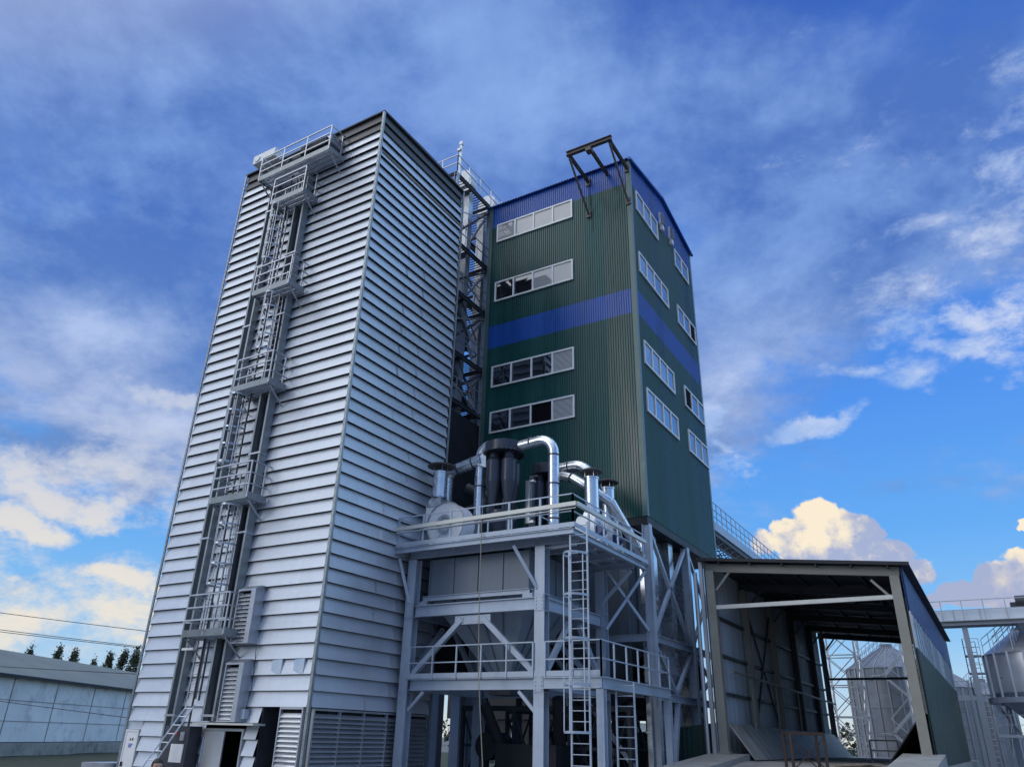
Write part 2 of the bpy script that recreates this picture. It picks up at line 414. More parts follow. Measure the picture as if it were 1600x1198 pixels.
# access platforms
def access_platform(x0, x1, z, dep=1.0, parent=tw, rh=1.3):
    d = MB()
    yy = -dep + .02
    while yy < -.15:
        d.box(x0 + .02, x1 - .02, yy, yy + .022, z - .045, z); yy += .075
    for xx in (x0 + .02, x1 - .07): d.box(xx, xx + .05, -dep, -.12, z - .06, z - .046)
    for i in range(4):
        y = -dep + .1 + i * (dep - .3) / 3
        d.box(x0 + .05, x1 - .05, y, y + .05, z - .15, z - .052)
    deck = d.build('access_platform', M['frame'], parent)
    b = MB()
    b.hexa([(x0, -dep - .03, z - .13), (x1, -dep - .03, z - .13), (x1, -dep, z - .13), (x0, -dep, z - .13),
            (x0, -dep - .06, z + .10), (x1, -dep - .06, z + .10), (x1, -dep - .03, z + .10), (x0, -dep - .03, z + .10)])
    for x in (x0, x1):
        b.box(x - .015, x + .015, -dep + .002, -.12, z - .15, z + .12)
    b.build('toe_board', M['chan'], deck)
    r = MB()
    n = max(1, round((x1 - x0) / 1.4))
    for i in range(n + 1):
        x = x0 + (x1 - x0) * i / n
        r.beam((x, -dep - .03, z - .1), (x, -dep - .03, z + rh), .055, .04)
    for x in (x0, x1):
        r.beam((x, -.35, z), (x, -.35, z + rh), .045, .045)
        for k in (rh, rh * .66, rh * .33):
            r.beam((x, -dep - .03, z + k), (x, -.1, z + k), .04, .045)
    for k in (rh, rh * .66, rh * .33):
        r.beam((x0, -dep - .03, z + k), (x1, -dep - .03, z + k), .045, .05)
    r.build('railing', M['galv'], deck)
    for x in (x0 + .06, x1 - .06):
        k = MB(); k.beam((x, -dep + .1, z - .17), (x, -.1, z - .8), .05, .05)
        k.build('bracket', M['galv'], deck)
    return deck
for x0, x1, z in ((-5.5, -3.37, 5.25), (-5.42, -3.43, 10.05), (-5.38, -3.36, 14.68), (-5.34, -3.22, 19.2), (-5.33, -3.33, 24.05)):
    access_platform(x0, x1, z)
top = access_platform(-6.5, -2.05, 25.85, 1.05, rh=1.25)
# ladders with their cages
def caged_ladder(x, z0, z1, cz0, cz1, y=-.42):
    l = MB(); ladder(l, x, y, z0, z1); lo = l.build('caged_ladder', M['galv'], tw)
    if cz1 > cz0:
        c = MB(); cage(c, x, y, cz0, cz1); c.build('cage', M['galv'], lo)
caged_ladder(-5.15, 3.15, 6.35, 0, 0)
caged_ladder(-4.5, 5.3, 11.2, 6.9, 9.8)
caged_ladder(-5.22, 10.1, 15.8, 11.6, 14.45)
caged_ladder(-4.3, 14.7, 20.3, 16.3, 18.95)
caged_ladder(-5.0, 19.2, 25.1, 20.9, 23.85)
caged_ladder(-4.4, 24.1, 27.1, 0, 0)
m = MB(); m.beam((-4.72, -.45, 3.1), (-4.72, -.45, 5.0), .05, .05); m.beam((-4.98, -.47, .3), (-4.9, -.47, 26), .05, .05); m.build('cable_tray', M['frame_dark'], tw)
m = MB(); m.box(-5.75, -5.15, -.75, -.62, 4.72, 4.8); m.build('lamp', M['white'], tw)
# drives behind the top railing
for c, s, mt in (((-7.15, -.1, 27.86), (.75, .5, .62), 'white'), ((-5.9, -.35, 26.3), (.35, .4, .5), 'frame_dark'), ((-4.5, -.45, 26.5), (.5, .4, .35), 'frame_dark'),
                 ((-3.2, -.55, 26.45), (.8, .45, .5), 'deep'), ((-2.6, -.5, 26.55), (.4, .4, .45), 'galv')):
    m = MB(); x, y, z = c; a, b, d = s
    m.box(x - a, x + a, y - b, y + b, z - d * .3, z + d * .5)
    m.rev((x - a * .6, y - b - .05, z + d * .1), [(.001, 0), (d * .3, 0), (d * .3, b), (.001, b)], 14, True, 'y')
    m.build('drive_unit', M[mt], tw)
# louvre boxes on the front
for z0, z1 in ((4.9, 6.72), (2.45, 4.28)):
    f = MB()
    x0, x1 = -3.6, -2.72
    f.box(x0, x0 + .04, -.5, -.08, z0, z1); f.box(x1 - .22, x1, -.5, -.08, z0, z1)
    f.box(x0 + .041, x1 - .221, -.5, -.08, z1 - .06, z1); f.box(x0 + .041, x1 - .221, -.5, -.08, z0, z0 + .05)
    f.hexa([(x0, -.5, z1 + .002), (x1, -.5, z1 + .002), (x1, -.08, z1 + .002), (x0, -.08, z1 + .002), (x0 + .1, -.3, z1 + .12), (x1, -.3, z1 + .12), (x1, -.08, z1 + .14), (x0 + .1, -.08, z1 + .14)])
    fo = f.build('louvre_box', M['galv'], tw)
    s = MB(); louvre(s, (x0 + .042, -.36, 0), (1, 0, 0), (0, -1, 0), x1 - x0 - .265, z0 + .07, z1 - .07, .135, .12); s.build('slats', M['galv_bright'], fo)
    k = MB(); k.box(x0 + .042, x1 - .222, -.30, -.28, z0 + .06, z1 - .06); k.build('backing', M['black'], fo)
# corner louvres
f = MB(); f.box(-1.14, -1.09, -.12, -.02, .05, ZL); f.box(-.16, -.11, -.12, -.02, .05, ZL); f.box(-1.088, -.162, -.12, -.02, ZL - .07, ZL - .004)
fo = f.build('louvre_panel', M['galv'], tw)
s = MB(); louvre(s, (-1.088, -.01, 0), (1, 0, 0), (0, -1, 0), .926, .1, ZL - .08, .14, .11); s.build('slats', M['galv_bright'], fo)
for i in range(5):
    y0 = .12 + i * 1.2; y1 = y0 + 1.2
    f = MB(); f.box(.02, .13, y0, y0 + .06, .05, ZL - .03); f.box(.02, .13, y0 + .062, y1 - .002, ZL - .09, ZL - .03)
    fo = f.build('louvre_panel', M['galv'], tw)
    s = MB(); louvre(s, (.01, y0 + .062, 0), (0, 1, 0), (1, 0, 0), 1.136, .1, ZL - .1, .14, .11); s.build('slats', M['galv'], fo)
# doors and cabinets at the foot
f = MB(); f.box(-8.78, -8.72, -.14, -.02, .05, 2.15); f.box(-8.1, -8.04, -.14, -.02, .05, 2.15); f.box(-8.718, -8.102, -.14, -.02, 2.09, 2.15)
fo = f.build('cabinet_door', M['white'], tw, 'narrow pale electrical cabinet door with warning stickers')
s = MB(); s.box(-8.717, -8.103, -.12, -.03, .06, 2.088); s.build('leaf', M['white'], fo)
s = MB(); s.add([(-8.5, -.124, 1.79), (-8.38, -.124, 1.79), (-8.44, -.124, 1.89)], [(0, 1, 2)]); s.box(-8.35, -8.28, -.126, -.121, 1.79, 1.88); s.build('warning_sticker', M['ink'], fo)
s = MB()
for k in range(3): s.box(-8.5, -8.27 - .03 * k, -.126, -.121, 1.66 - k * .045, 1.69 - k * .045)
s.build('text_sticker', M['bluep'], fo)
s = MB(); s.box(-8.68, -8.63, -.18, -.121, .95, 1.1); s.build('handle', M['ink'], fo)
f = MB(); f.box(-4.58, -4.52, -.14, .1, .05, 2.26); f.box(-2.7, -2.63, -.14, .1, .05, 2.26); f.box(-4.518, -2.702, -.14, .1, 2.18, 2.26)
fo = f.build('door_frame', M['galv'], tw)
s = MB(); s.hexa([(-4.5, -.17, .06), (-3.33, -.3, .06), (-3.33, -.25, .06), (-4.5, -.12, .06), (-4.5, -.17, 2.17), (-3.33, -.3, 2.17), (-3.33, -.25, 2.17), (-4.5, -.12, 2.17)])
dl = s.build('door', M['galv_bright'], tw, 'scuffed pale sheet metal door standing ajar')
s = MB(); s.box(-4.45, -4.41, -.22, -.172, 1.2, 2.0); s.build('handle', M['frame'], dl)
s = MB(); s.box(-4.51, -2.71, 1.5, 1.58, .05, 2.9); s.build('doorway', M['black'], tw)
s = MB(); s.box(-2.03, -1.15, .8, .88, .05, 2.92); s.box(-2.04, -2.0, .0, .8, .05, 2.92); s.build('recess', M['frame_dark'], tw, 'dark blue-grey recess beside the corner louvres')
s = MB(); s.box(-4.61, -1.7, -.62, -.12, 2.36, 2.42); s.build('canopy', M['offwhite'], tw)
s = MB(); s.box(-5.95, -4.68, -.62, -.12, .05, 2.3); bo = s.build('control_cabinet', M['frame_dark'], tw, 'dark control cabinet with a white plate')
s = MB(); s.box(-5.45, -4.82, -.65, -.622, 1.2, 1.75); s.build('plate', M['white'], bo)
s = MB(); s.box(-5.05, -4.85, -.67, -.622, 1.86, 2.12); s.build('switch_box', M['galv'], bo)
s = MB(); s.box(-5.5, -5.25, -.64, -.622, 2.02, 2.1); s.build('label_strip', M['red'], bo)
s = MB(); s.box(-5.75, -4.8, -.95, -.623, .1, 1.08); s.build('junction_box', M['deep'], bo)
for x in (-1.84, -.83):
    s = MB(); s.hexa([(x, -.10, 3.93), (x + .5, -.14, 3.93), (x + .5, -.08, 3.93), (x, -.07, 3.93), (x, -.07, 4.38), (x + .5, -.12, 4.38), (x + .5, -.05, 4.38), (x, -.05, 4.38)])
    s.build('cover_plate', M['galv_bright'], tw)
s = MB(); s.box(-2.72, -2.55, -.3, -.1, 2.55, 2.85); s.build('socket_box', M['frame'], tw)
s = MB(); s.tube([(-2.66, -.15, 4.9), (-2.62, -.12, 4.2), (-2.58, -.14, 3.4), (-2.62, -.2, 2.86)], .012, 5); s.build('cable', M['cable'], tw)

# leaning ladder
la = MB()
pa, pb = Vector((-4.95, -.55, 2.95)), Vector((-5.5, -2.0, .06))
for s_ in (-1, 1):
    la.beam(pa + Vector((.19 * s_, 0, 0)), pb + Vector((.24 * s_, 0, 0)), .06, .035)
for i in range(11):
    t = (i + .4) / 11; c = pa + (pb - pa) * t
    la.tube([c + Vector((-.2, 0, 0)), c + Vector((.2, 0, 0))], .02, 6, False)
tag(la.build('leaning_ladder', M['galv_bright']), 'loose aluminium ladder leaning against the foot of the silver tower', 'ladder')
la = MB()
for k in range(5): la.box(-10.4 + .03 * k, -9.0, -.6, .6, .05 + k * .2, .24 + k * .2)
tag(la.build('sheet_stack', M['galv']), 'low stack of grey ribbed sheets beside the left foot of the silver tower', 'sheet stack')

# =================================================================== GREEN BUILDING
GX0, GX1, GY0, GY1 = -1.09, 7.5, 10.75, 20.5
GZ0, GE, GR, YR = 10.85, 30.12, 31.0, 15.62
gb = thing('green_building', 'tall green and blue corrugated building raised on steel legs', 'building', (3.2, 15.6, 0))
def roofz(y): return GE + (GR - GE) * (1 - abs(y - YR) / (YR - GY0))
BT = 28.68; B1, B0 = 22.2, 20.85
faces = [((GX0, GY0, 0), (1, 0, 0), (0, -1, 0), GX1 - GX0, lambda t: GE), ((GX1, GY0, 0), (0, 1, 0), (1, 0, 0), GY1 - GY0, lambda t: roofz(GY0 + t)),
         ((GX1, GY1, 0), (-1, 0, 0), (0, 1, 0), GX1 - GX0, lambda t: GE), ((GX0, GY1, 0), (0, -1, 0), (-1, 0, 0), GY1 - GY0, lambda t: roofz(GY1 - t))]
for nm, mt, a, b in (('green_wall', 'green', GZ0, B0), ('blue_band', 'blue', B0, B1), ('green_wall', 'green', B1, BT), ('blue_fascia', 'blue', BT, None)):
    for o, u, n, L, zf in faces:
        m = MB(); corrugated(m, o, u, n, L, lambda t, a=a: a, (zf if b is None else (lambda t, b=b: b)), .125, .036)
        m.build(nm, M[mt], gb)
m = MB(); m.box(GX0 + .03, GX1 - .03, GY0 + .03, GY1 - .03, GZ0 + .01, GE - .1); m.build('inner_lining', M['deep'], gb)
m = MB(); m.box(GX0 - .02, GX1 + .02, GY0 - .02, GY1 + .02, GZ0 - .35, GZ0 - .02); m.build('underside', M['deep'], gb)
for x, y, sx, sy in ((GX1, GY0, 1, -1), (GX0, GY0, -1, -1), (GX1, GY1, 1, 1)):
    m = MB(); a = .18
    m.box(min(x - sx * a, x + sx * .055), max(x - sx * a, x + sx * .055), min(y + sy * .04, y + sy * .055), max(y + sy * .04, y + sy * .055), GZ0, GE)
    m.box(min(x + sx * .04, x + sx * .053), max(x + sx * .04, x + sx * .053), min(y - sy * a, y + sy * .039), max(y - sy * a, y + sy * .039), GZ0, GE)
    m.build('corner_trim', M['trim'], gb)
m = MB()
n = 52
for ya, yb in ((GY0 - .22, YR), (GY1 + .22, YR)):
    za = roofz(GY0) - .02; L = GX1 - GX0 + .4
    vs = []
    for i in range(n * 2 + 1):
        x = GX0 - .2 + L * i / (n * 2); d = (.0, .05)[i % 2]
        vs += [(x, ya, za + .02 + d), (x, yb, GR + .04 + d), (x, ya, za - .02 + d), (x, yb, GR + .0 + d)]
    fs = []
    for i in range(n * 2):
        p = i * 4; q = p + 4
        fs += [(p, q, q + 1, p + 1), (p + 2, p + 3, q + 3, q + 2), (p, p + 2, q + 2, q)]
    m.add(vs, fs)
for ya in (GY0 - .22, GY1 + .22):
    za = roofz(GY0) - .02
    m.hexa([(GX1 + .06, min(ya, YR), (za if ya < YR else GR) - .1), (GX1 + .21, min(ya, YR), (za if ya < YR else GR) - .1), (GX1 + .21, max(ya, YR), (GR if ya < YR else za) - .1), (GX1 + .06, max(ya, YR), (GR if ya < YR else za) - .1),
            (GX1 + .06, min(ya, YR), (za if ya < YR else GR) - .01), (GX1 + .21, min(ya, YR), (za if ya < YR else GR) - .01), (GX1 + .21, max(ya, YR), (GR if ya < YR else za) - .01), (GX1 + .06, max(ya, YR), (GR if ya < YR else za) - .01)])
m.build('roof', M['blue'], gb)
def window(o, u, n, w, z0, z1, panes, dark=(), tilt=(), kinds=None):
    o = Vector(o); u = Vector(u); n = Vector(n)
    P = lambda t, d, z: o + u * t + n * d + Vector((0, 0, z))
    def bar(mb, t0, t1, za, zb, d0=.04, d1=.11):
        mb.hexa([P(t0, d1, za), P(t1, d1, za), P(t1, d0, za), P(t0, d0, za), P(t0, d1, zb), P(t1, d1, zb), P(t1, d0, zb), P(t0, d0, zb)])
    f = MB(); b = .085
    bar(f, 0, w, z0, z0 + b); bar(f, 0, w, z1 - b, z1); bar(f, 0, b, z0 + b + .001, z1 - b - .001); bar(f, w - b, w, z0 + b + .001, z1 - b - .001)
    for i in range(1, panes):
        t = w * i / panes; bar(f, t - b / 2, t + b / 2, z0 + b + .001, z1 - b - .001)
    fo = f.build('window', M['white'], gb)
    for i in range(panes):
        ta = w * i / panes + b * .5; tb = w * (i + 1) / panes - b * .5
        k = MB(); j = [random.uniform(-.006, .006) for _ in range(4)]
        if i in tilt:
            k.quad(P(ta, .03, z0 + b), P(tb, .03, z0 + b), P(tb, .26, z1 - b), P(ta, .26, z1 - b))
        elif i in dark:
            k.quad(P(ta, .052, z0 + b), P(tb, .052, z0 + b), P(tb, .052, z1 - b), P(ta, .052, z1 - b))
        else:
            k.quad(P(ta, .06 + j[0], z0 + b), P(tb, .06 + j[1], z0 + b), P(tb, .06 + j[2], z1 - b), P(ta, .06 + j[3], z1 - b))
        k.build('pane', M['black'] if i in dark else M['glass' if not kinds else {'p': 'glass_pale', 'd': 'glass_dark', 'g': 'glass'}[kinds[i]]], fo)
F = ((0, -1, 0)); 
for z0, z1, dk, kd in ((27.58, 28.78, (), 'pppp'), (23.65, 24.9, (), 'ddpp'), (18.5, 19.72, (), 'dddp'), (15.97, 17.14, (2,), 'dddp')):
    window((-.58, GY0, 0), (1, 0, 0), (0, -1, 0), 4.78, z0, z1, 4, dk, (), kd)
for y0, w, z0, z1, n, dk in ((11.35, 3.15, 27.3, 28.55, 3, ()), (11.3, 4.2, 23.45, 24.65, 4, ()), (11.35, 4.15, 18.35, 19.58, 4, ()), (11.35, 4.25, 15.88, 17.08, 4, ()),
                             (17.25, 2.4, 27.3, 28.5, 2, ()), (17.0, 3.1, 23.35, 24.55, 3, (2,)), (17.12, 3.3, 18.37, 19.58, 3, (0,)), (17.2, 3.28, 15.85, 17.08, 3, ())):
    window((GX1, y0, 0), (0, 1, 0), (1, 0, 0), w, z0, z1, n, dk)
for y in (14.95, 16.5):
    m = MB(); m.box(GX1 + .03, GX1 + .16, y, y + .42, 28.75, 29.55)
    vo = m.build('vent_cowl', M['white'], gb)
    s = MB()
    for k in range(4): s.hexa([(GX1 + .161, y, 28.8 + k * .19), (GX1 + .3, y, 28.78 + k * .19), (GX1 + .3, y + .42, 28.78 + k * .19), (GX1 + .161, y + .42, 28.8 + k * .19),
                               (GX1 + .161, y, 28.93 + k * .19), (GX1 + .29, y, 28.82 + k * .19), (GX1 + .29, y + .42, 28.82 + k * .19), (GX1 + .161, y + .42, 28.93 + k * .19)])
    s.build('vent_slats', M['galv'], vo)
    s = MB(); s.box(GX1 + .05, GX1 + .22, y + .08, y + .32, 28.4, 28.748); s.build('vent_duct', M['white'], vo)
# hoist frame on the front
m = MB()
hy, hz = 8.25, 29.6
m.hbeam((5.1, hy, hz), (7.62, hy, hz), .2, .26, .03)
ho = m.build('hoist_frame', M['hoist'], gb, 'rusty steel hoist frame jutting from the top of the front wall')
m = MB()
for x in (5.2, 6.35, 7.45): m.hbeam((x, hy + .1, hz - .02), (x - .03, GY0 - .05, hz - .02), .14, .2, .025)
m.build('arm', M['hoist'], ho)
m = MB()
for x in (5.2, 7.45):
    m.beam((x, hy + .12, hz - .2), (x - .03, GY0 - .08, 27.35), .09, .09)
    m.box(x - .16, x + .1, GY0 - .12, GY0 - .04, 27.2, 27.6)
    m.box(x - .16, x + .1, GY0 - .12, GY0 - .04, hz - .3, hz + .2)
m.box(6.2, 6.5, hy - .1, hy + .25, hz - .32, hz - .14)
m.build('brace', M['hoist'], ho)
m = MB(); m.tube([(5.2, GY0 - .1, 29.3), (5.3, GY0 - .09, 27.5), (5.33, GY0 - .08, 26.3)], .02, 5); m.build('hanging_cable', M['cable'], ho)
# legs and bracing below
for x, y in ((GX1 - .05, GY0 + .05), (GX1 - .05, 15.6), (GX1 - .05, GY1 - .1), (2.6, GY0 + .05), (-1.0, GY0 + .05), (2.6, GY1 - .1), (-1.0, GY1 - .1), (2.6, 15.6)):
    m = MB(); m.hbeam((x, y, 0), (x, y, GZ0 - .36), .3, .34, .03, (1, 0, 0)); m.build('leg', M['frame'], gb)
xl = GX1 - .05
def brace(p, q, w=.14, parent=gb, mt='frame', nm='brace'):
    m = MB(); m.beam(p, q, w, w); m.build(nm, M[mt], parent)
for z in (3.8, 5.95): 
    m = MB(); m.hbeam((xl, GY0 + .25, z), (xl, 20.2, z), .2, .28, .025); m.build('tie_beam', M['frame'], gb)
m = MB(); m.hbeam((-1.0, GY0 + .06, 5.95), (7.3, GY0 + .06, 5.95), .2, .26, .025); m.build('tie_beam', M['frame'], gb)
brace((xl, 10.95, 10.4), (xl, 13.1, 8.3)); brace((xl, 15.5, 10.4), (xl, 11.0, 6.1)); brace((xl, 13.1, 8.3), (xl, 15.5, 6.1))
brace((xl, 10.95, 5.8), (xl, 13.2, 4.0)); brace((xl, 15.5, 5.8), (xl, 13.2, 4.0)); brace((xl, 13.3, 3.7), (xl, 12.2, .1), .18)
brace((xl, 15.8, 10.4), (xl, 20.2, 6.1)); brace((xl, 20.2, 10.4), (xl, 15.8, 6.1)); brace((xl, 15.8, 5.8), (xl, 20.2, 3.9)); brace((xl, 20.2, 5.8), (xl, 15.8, 3.9))
brace((xl, 15.8, 3.6), (xl, 20.2, .2)); brace((xl, 20.2, 3.6), (xl, 15.8, .2))
brace((2.7, GY0 + .06, 5.8), (7.3, GY0 + .06, .3)); brace((-1, GY0 + .06, 10.3), (2.5, GY0 + .06, 6.2))

# drop ducts and bins under the green building
def bin_(x, y, w, d, zt, zm, zb, label, mt='hopper', grp=None):
    t = thing('storage_bin', label, 'bin', (x, y, 0), grp)
    m = MB(); m.box(x - w, x + w, y - d, y + d, zm, zt)
    m.build('bin_body', M[mt], t)
    m = MB(); r = .22
    m.hexa([(x - r, y - r, zb), (x + r, y - r, zb), (x + r, y + r, zb), (x - r, y + r, zb), (x - w, y - d, zm - .005), (x + w, y - d, zm - .005), (x + w, y + d, zm - .005), (x - w, y + d, zm - .005)])
    m.build('cone', M[mt], t)
    m = MB()
    for k in range(4):
        xx = x - w + 2 * w * (k + .5) / 4; m.box(xx - .03, xx + .03, y - d - .05, y - d - .002, zm, zt)
    for k in range(4):
        yy = y - d + 2 * d * (k + .5) / 4; m.box(x + w + .002, x + w + .05, yy - .03, yy + .03, zm, zt)
    m.build('stiffener', M[mt], t)
    m = MB()
    for sx in (-1, 1):
        for sy in (-1, 1): m.beam((x + sx * (w - .1), y + sy * (d - .1), 0), (x + sx * (w - .1), y + sy * (d - .1), zm), .2, .2)
    m.build('bin_legs', M['frame_dark'], t)
    return t
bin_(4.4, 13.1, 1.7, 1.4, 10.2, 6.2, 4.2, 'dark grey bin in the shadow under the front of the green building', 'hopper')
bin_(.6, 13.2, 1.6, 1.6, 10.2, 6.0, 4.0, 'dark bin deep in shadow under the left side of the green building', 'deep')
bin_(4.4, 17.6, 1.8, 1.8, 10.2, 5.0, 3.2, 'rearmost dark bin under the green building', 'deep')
duct_lab = ['flat sided silver drop duct nearest the front leg of the green building', 'middle silver drop duct between the legs of the green building', 'silver drop duct nearest the open shed wall']
for i, (x, y) in enumerate(((6.75, 12.6), (6.9, 14.3), (6.9, 16.4))):
    m = MB(); m.box(x - .3, x + .3, y - .28, y + .28, .3, 10.45)
    for z in (2.5, 5.0, 7.5): m.box(x - .35, x + .35, y - .33, y + .33, z, z + .06)
    tag(m.build('drop_duct', M['duct']), duct_lab[i], 'duct', 'drop ducts under the green building')
t = thing('small_hopper', 'small pale pyramid hopper hanging between the legs of the green building', 'hopper', (6.7, 13.4, 4.))
m = MB(); c = (7.0, 13.4)
m.hexa([(c[0] - .75, c[1] - .75, 4.75), (c[0] + .3, c[1] - .75, 4.75), (c[0] + .3, c[1] + .75, 4.75), (c[0] - .75, c[1] + .75, 4.75), (c[0] - .18, c[1] - .15, 6.1), (c[0] + .05, c[1] - .15, 6.1), (c[0] + .05, c[1] + .15, 6.1), (c[0] - .18, c[1] + .15, 6.1)])
m.build('spout_hood', M['galv'], t)
m = MB(); m.hexa([(c[0] - .2, c[1] - .2, 3.3), (c[0] + .1, c[1] - .2, 3.3), (c[0] + .1, c[1] + .2, 3.3), (c[0] - .2, c[1] + .2, 3.3), (c[0] - .75, c[1] - .75, 4.74), (c[0] + .3, c[1] - .75, 4.74), (c[0] + .3, c[1] + .75, 4.74), (c[0] - .75, c[1] + .75, 4.74)])
m.build('cone', M['hopper'], t)

# =================================================================== ELEVATOR TOWER IN THE GAP
et = thing('elevator_tower', 'lattice steel elevator tower with walkways in the gap between silver and green towers', 'tower', (-2.5, 9, 0))
EX0, EX1 = -4.4, -1.32
for x in (EX0, EX1):
    for y in (7.5, 10.9, 15.5):
        m = MB(); m.hbeam((x, y, 0), (x, y, 30.5), .22, .22, .025, (1, 0, 0)); m.build('leg', M['frame'], et)
m = MB(); m.beam((-1.32, 7.75, 30.5), (-1.32, 7.75, 32.9), .14, .14); m.box(-1.42, -1.22, 7.65, 7.85, 32.7, 32.92); m.box(-1.5, -1.3, 7.6, 7.75, 32.25, 32.4); m.build('mast', M['galv'], et)
for z in (30.45, 26.15, 23.2, 19.7, 17.1):
    m = MB()
    m.hbeam((EX1, 7.4, z), (EX1, 15.6, z), .14, .22, .03); m.hbeam((EX0, 7.4, z), (EX0, 15.6, z), .2, .3, .03)
    for y in (7.45, 9.1, 10.9, 13, 15.5): m.hbeam((EX0 + .11, y, z + .04), (EX1 - .11, y, z + .04), .1, .14, .02)
    y = 7.5
    while y < 15.4:
        m.box(EX0 + .12, EX1 - .12, y, y + .05, z + .16, z + .2); y += .2
    wo = m.build('walkway', M['frame_dark'], et)
    m = MB(); railing(m, [(EX0, 7.4, z + .15), (EX1 + .08, 7.4, z + .15), (EX1 + .08, 15.5, z + .15)]); m.build('railing', M['galv'], wo)
zs = (16.9, 19.7, 23.2, 26.15, 30.3)
for a, b in zip(zs, zs[1:]):
    for y0, y1 in ((7.5, 10.9), (10.9, 15.5)):
        brace((EX1, y0, a + .2), (EX1, y1, b - .2), .12, et, 'frame_dark'); brace((EX0, y1, a + .2), (EX0, y0, b - .2), .12, et, 'frame_dark')
    brace((EX0, 7.5, b - .2), (EX1, 7.5, a + .2), .12, et); brace((EX0, 10.9, a + .2), (EX1, 10.9, b - .2), .12, et)
for y in (9.4, 12.0):
    for dx in (0, -.7):
        m = MB(); m.box(-2.1 + dx, -1.62 + dx, y - .2, y + .2, .3, 31.0); m.build('elevator_duct', M['galv'], et)
    m = MB(); m.box(-2.7, -1.5, y - .3, y + .3, 31.0, 31.6)
    m.rev((-2.1, y - .32, 31.6), [(.001, 0), (.6, 0), (.6, .64), (.001, .64)], 18, True, 'y')
    m.build('elevator_head', M['white'], et)
for p, q in (((-1.9, 8.4, 22.5), (-3.5, 9.5, 17.4)), ((-3.4, 8.6, 29), (-1.5, 10.2, 20.3))):
    m = MB(); m.tube([p, q], .16, 10); m.build('spout', M['frame'], et)
m = MB()
for z in (19.9, 23.4):
    a, b = Vector((-2.0, 7.9, z)), Vector((-2.0, 10.6, z - 2.9))
    for dx in (-.4, .4): m.beam(a + Vector((dx, 0, 0)), b + Vector((dx, 0, 0)), .05, .2); m.beam(a + Vector((dx, 0, 1)), b + Vector((dx, 0, 1)), .04, .04)
    for k in range(12):
        c = a + (b - a) * (k + .5) / 12; m.box(c.x - .4, c.x + .4, c.y - .11, c.y + .11, c.z - .02, c.z + .02)
m.build('stair', M['frame_dark'], et)
for k, z in enumerate((18.2, 21.3, 24.6, 28.0)):
    brace((EX1 + .05, 7.6, z), (EX1 + .05, 11.0, z + (1.6 if k % 2 else -1.2)), .06, et, 'galv'); brace((-3.9, 8.3, z + .6), (-1.4, 8.3, z + .6), .07, et)
    brace((-3.9, 10.2, z - .8), (-1.4, 8.3, z + 1.2), .06, et, 'galv')
m = MB(); m.box(-4.2, -1.34, 8.0, 15.3, 4.2, 16.6); m.build('dark_fill', M['deep'], et)  # box added as dark fill for the gloom in the gap
brace((-4.2, 7.7, 12.2), (-1.4, 7.7, 16.4), .16, et); brace((-4.2, 7.7, 16.4), (-1.4, 7.7, 12.2), .12, et)
for k in range(3):
    brace((-4.4, 7.5, k * 4 + .3), (-1.32, 7.5, k * 4 + 3.9), .1, et, 'frame_dark'); brace((-1.32, 7.5, k * 4 + .3), (-4.4, 7.5, k * 4 + 3.9), .1, et, 'frame_dark')

# =================================================================== HOPPER FRAME
hf = thing('steel_gantry', 'grey steel gantry carrying the fan platform and the hopper', 'frame', (3.3, 6.6, 0))
PX = (.5, 6.05); PY = (4.2, 9.1)
for x in PX:
    for y in PY:
        m = MB(); m.hbeam((x, y, 0), (x, y, 8.3), .38, .36, .03, (0, 1, 0))
        for z in (3.55, 4.05, 6.1, 6.65): m.box(x - .2, x + .2, y - .19, y + .19, z, z + .025)
        m.build('post', M['frame'], hf)
for z, h in ((6.38, .42), (3.83, .36)):
    for y in PY:
        m = MB(); m.hbeam((PX[0] + .2, y - .02, z), (PX[1] - .2, y - .02, z), .22, h, .03); m.build('beam', M['frame'], hf)
    for x in PX:
        m = MB(); m.hbeam((x, PY[0] + .2, z), (x, PY[1] - .2, z), .22, h, .03); m.build('beam', M['frame'], hf)
for x in PX:                                              # bolted splice plates on the front posts
    for zc in (3.83, 6.38):
        m = MB(); y = PY[0] - .185; m.box(x - .17, x + .17, y - .02, y - .001, zc - .26, zc + .26)
        for bx_ in (-.11, .11):
            for bz_ in (-.18, -.06, .06, .18): m.rev((x + bx_, y - .02, zc + bz_), [(.001, -.025), (.024, -.025), (.024, 0)], 6, False, 'y')
        m.build('splice_plate', M['frame'], hf)
xm = 3.28
for y in PY:
    for s in (-1, 1):
        m = MB(); m.beam((xm + s * .45, y - .03, 6.0), (xm + s * 2.6, y - .03, 4.1), .16, .18); m.build('diagonal_brace', M['frame'], hf)
    m = MB(); m.box(xm - .75, xm + .75, y - .06, y + .0, 5.82, 6.12)
    for s in (-1, 1):
        for a, b in ((.4, 5.9), (.52, 5.9), (.4, 6.02), (.52, 6.02)): m.rev((xm + s * a, y - .085, b), [(.001, 0), (.03, 0), (.03, .03)], 6, False, 'y')
    m.build('gusset', M['frame'], hf)
for x in PX:
    for s, yy in ((1, 4.4), (-1, 8.9)):
        m = MB(); m.beam((x, 6.65 - s * .4, 6.0), (x, yy, 4.1), .16, .16); m.build('diagonal_brace', M['frame'], hf)
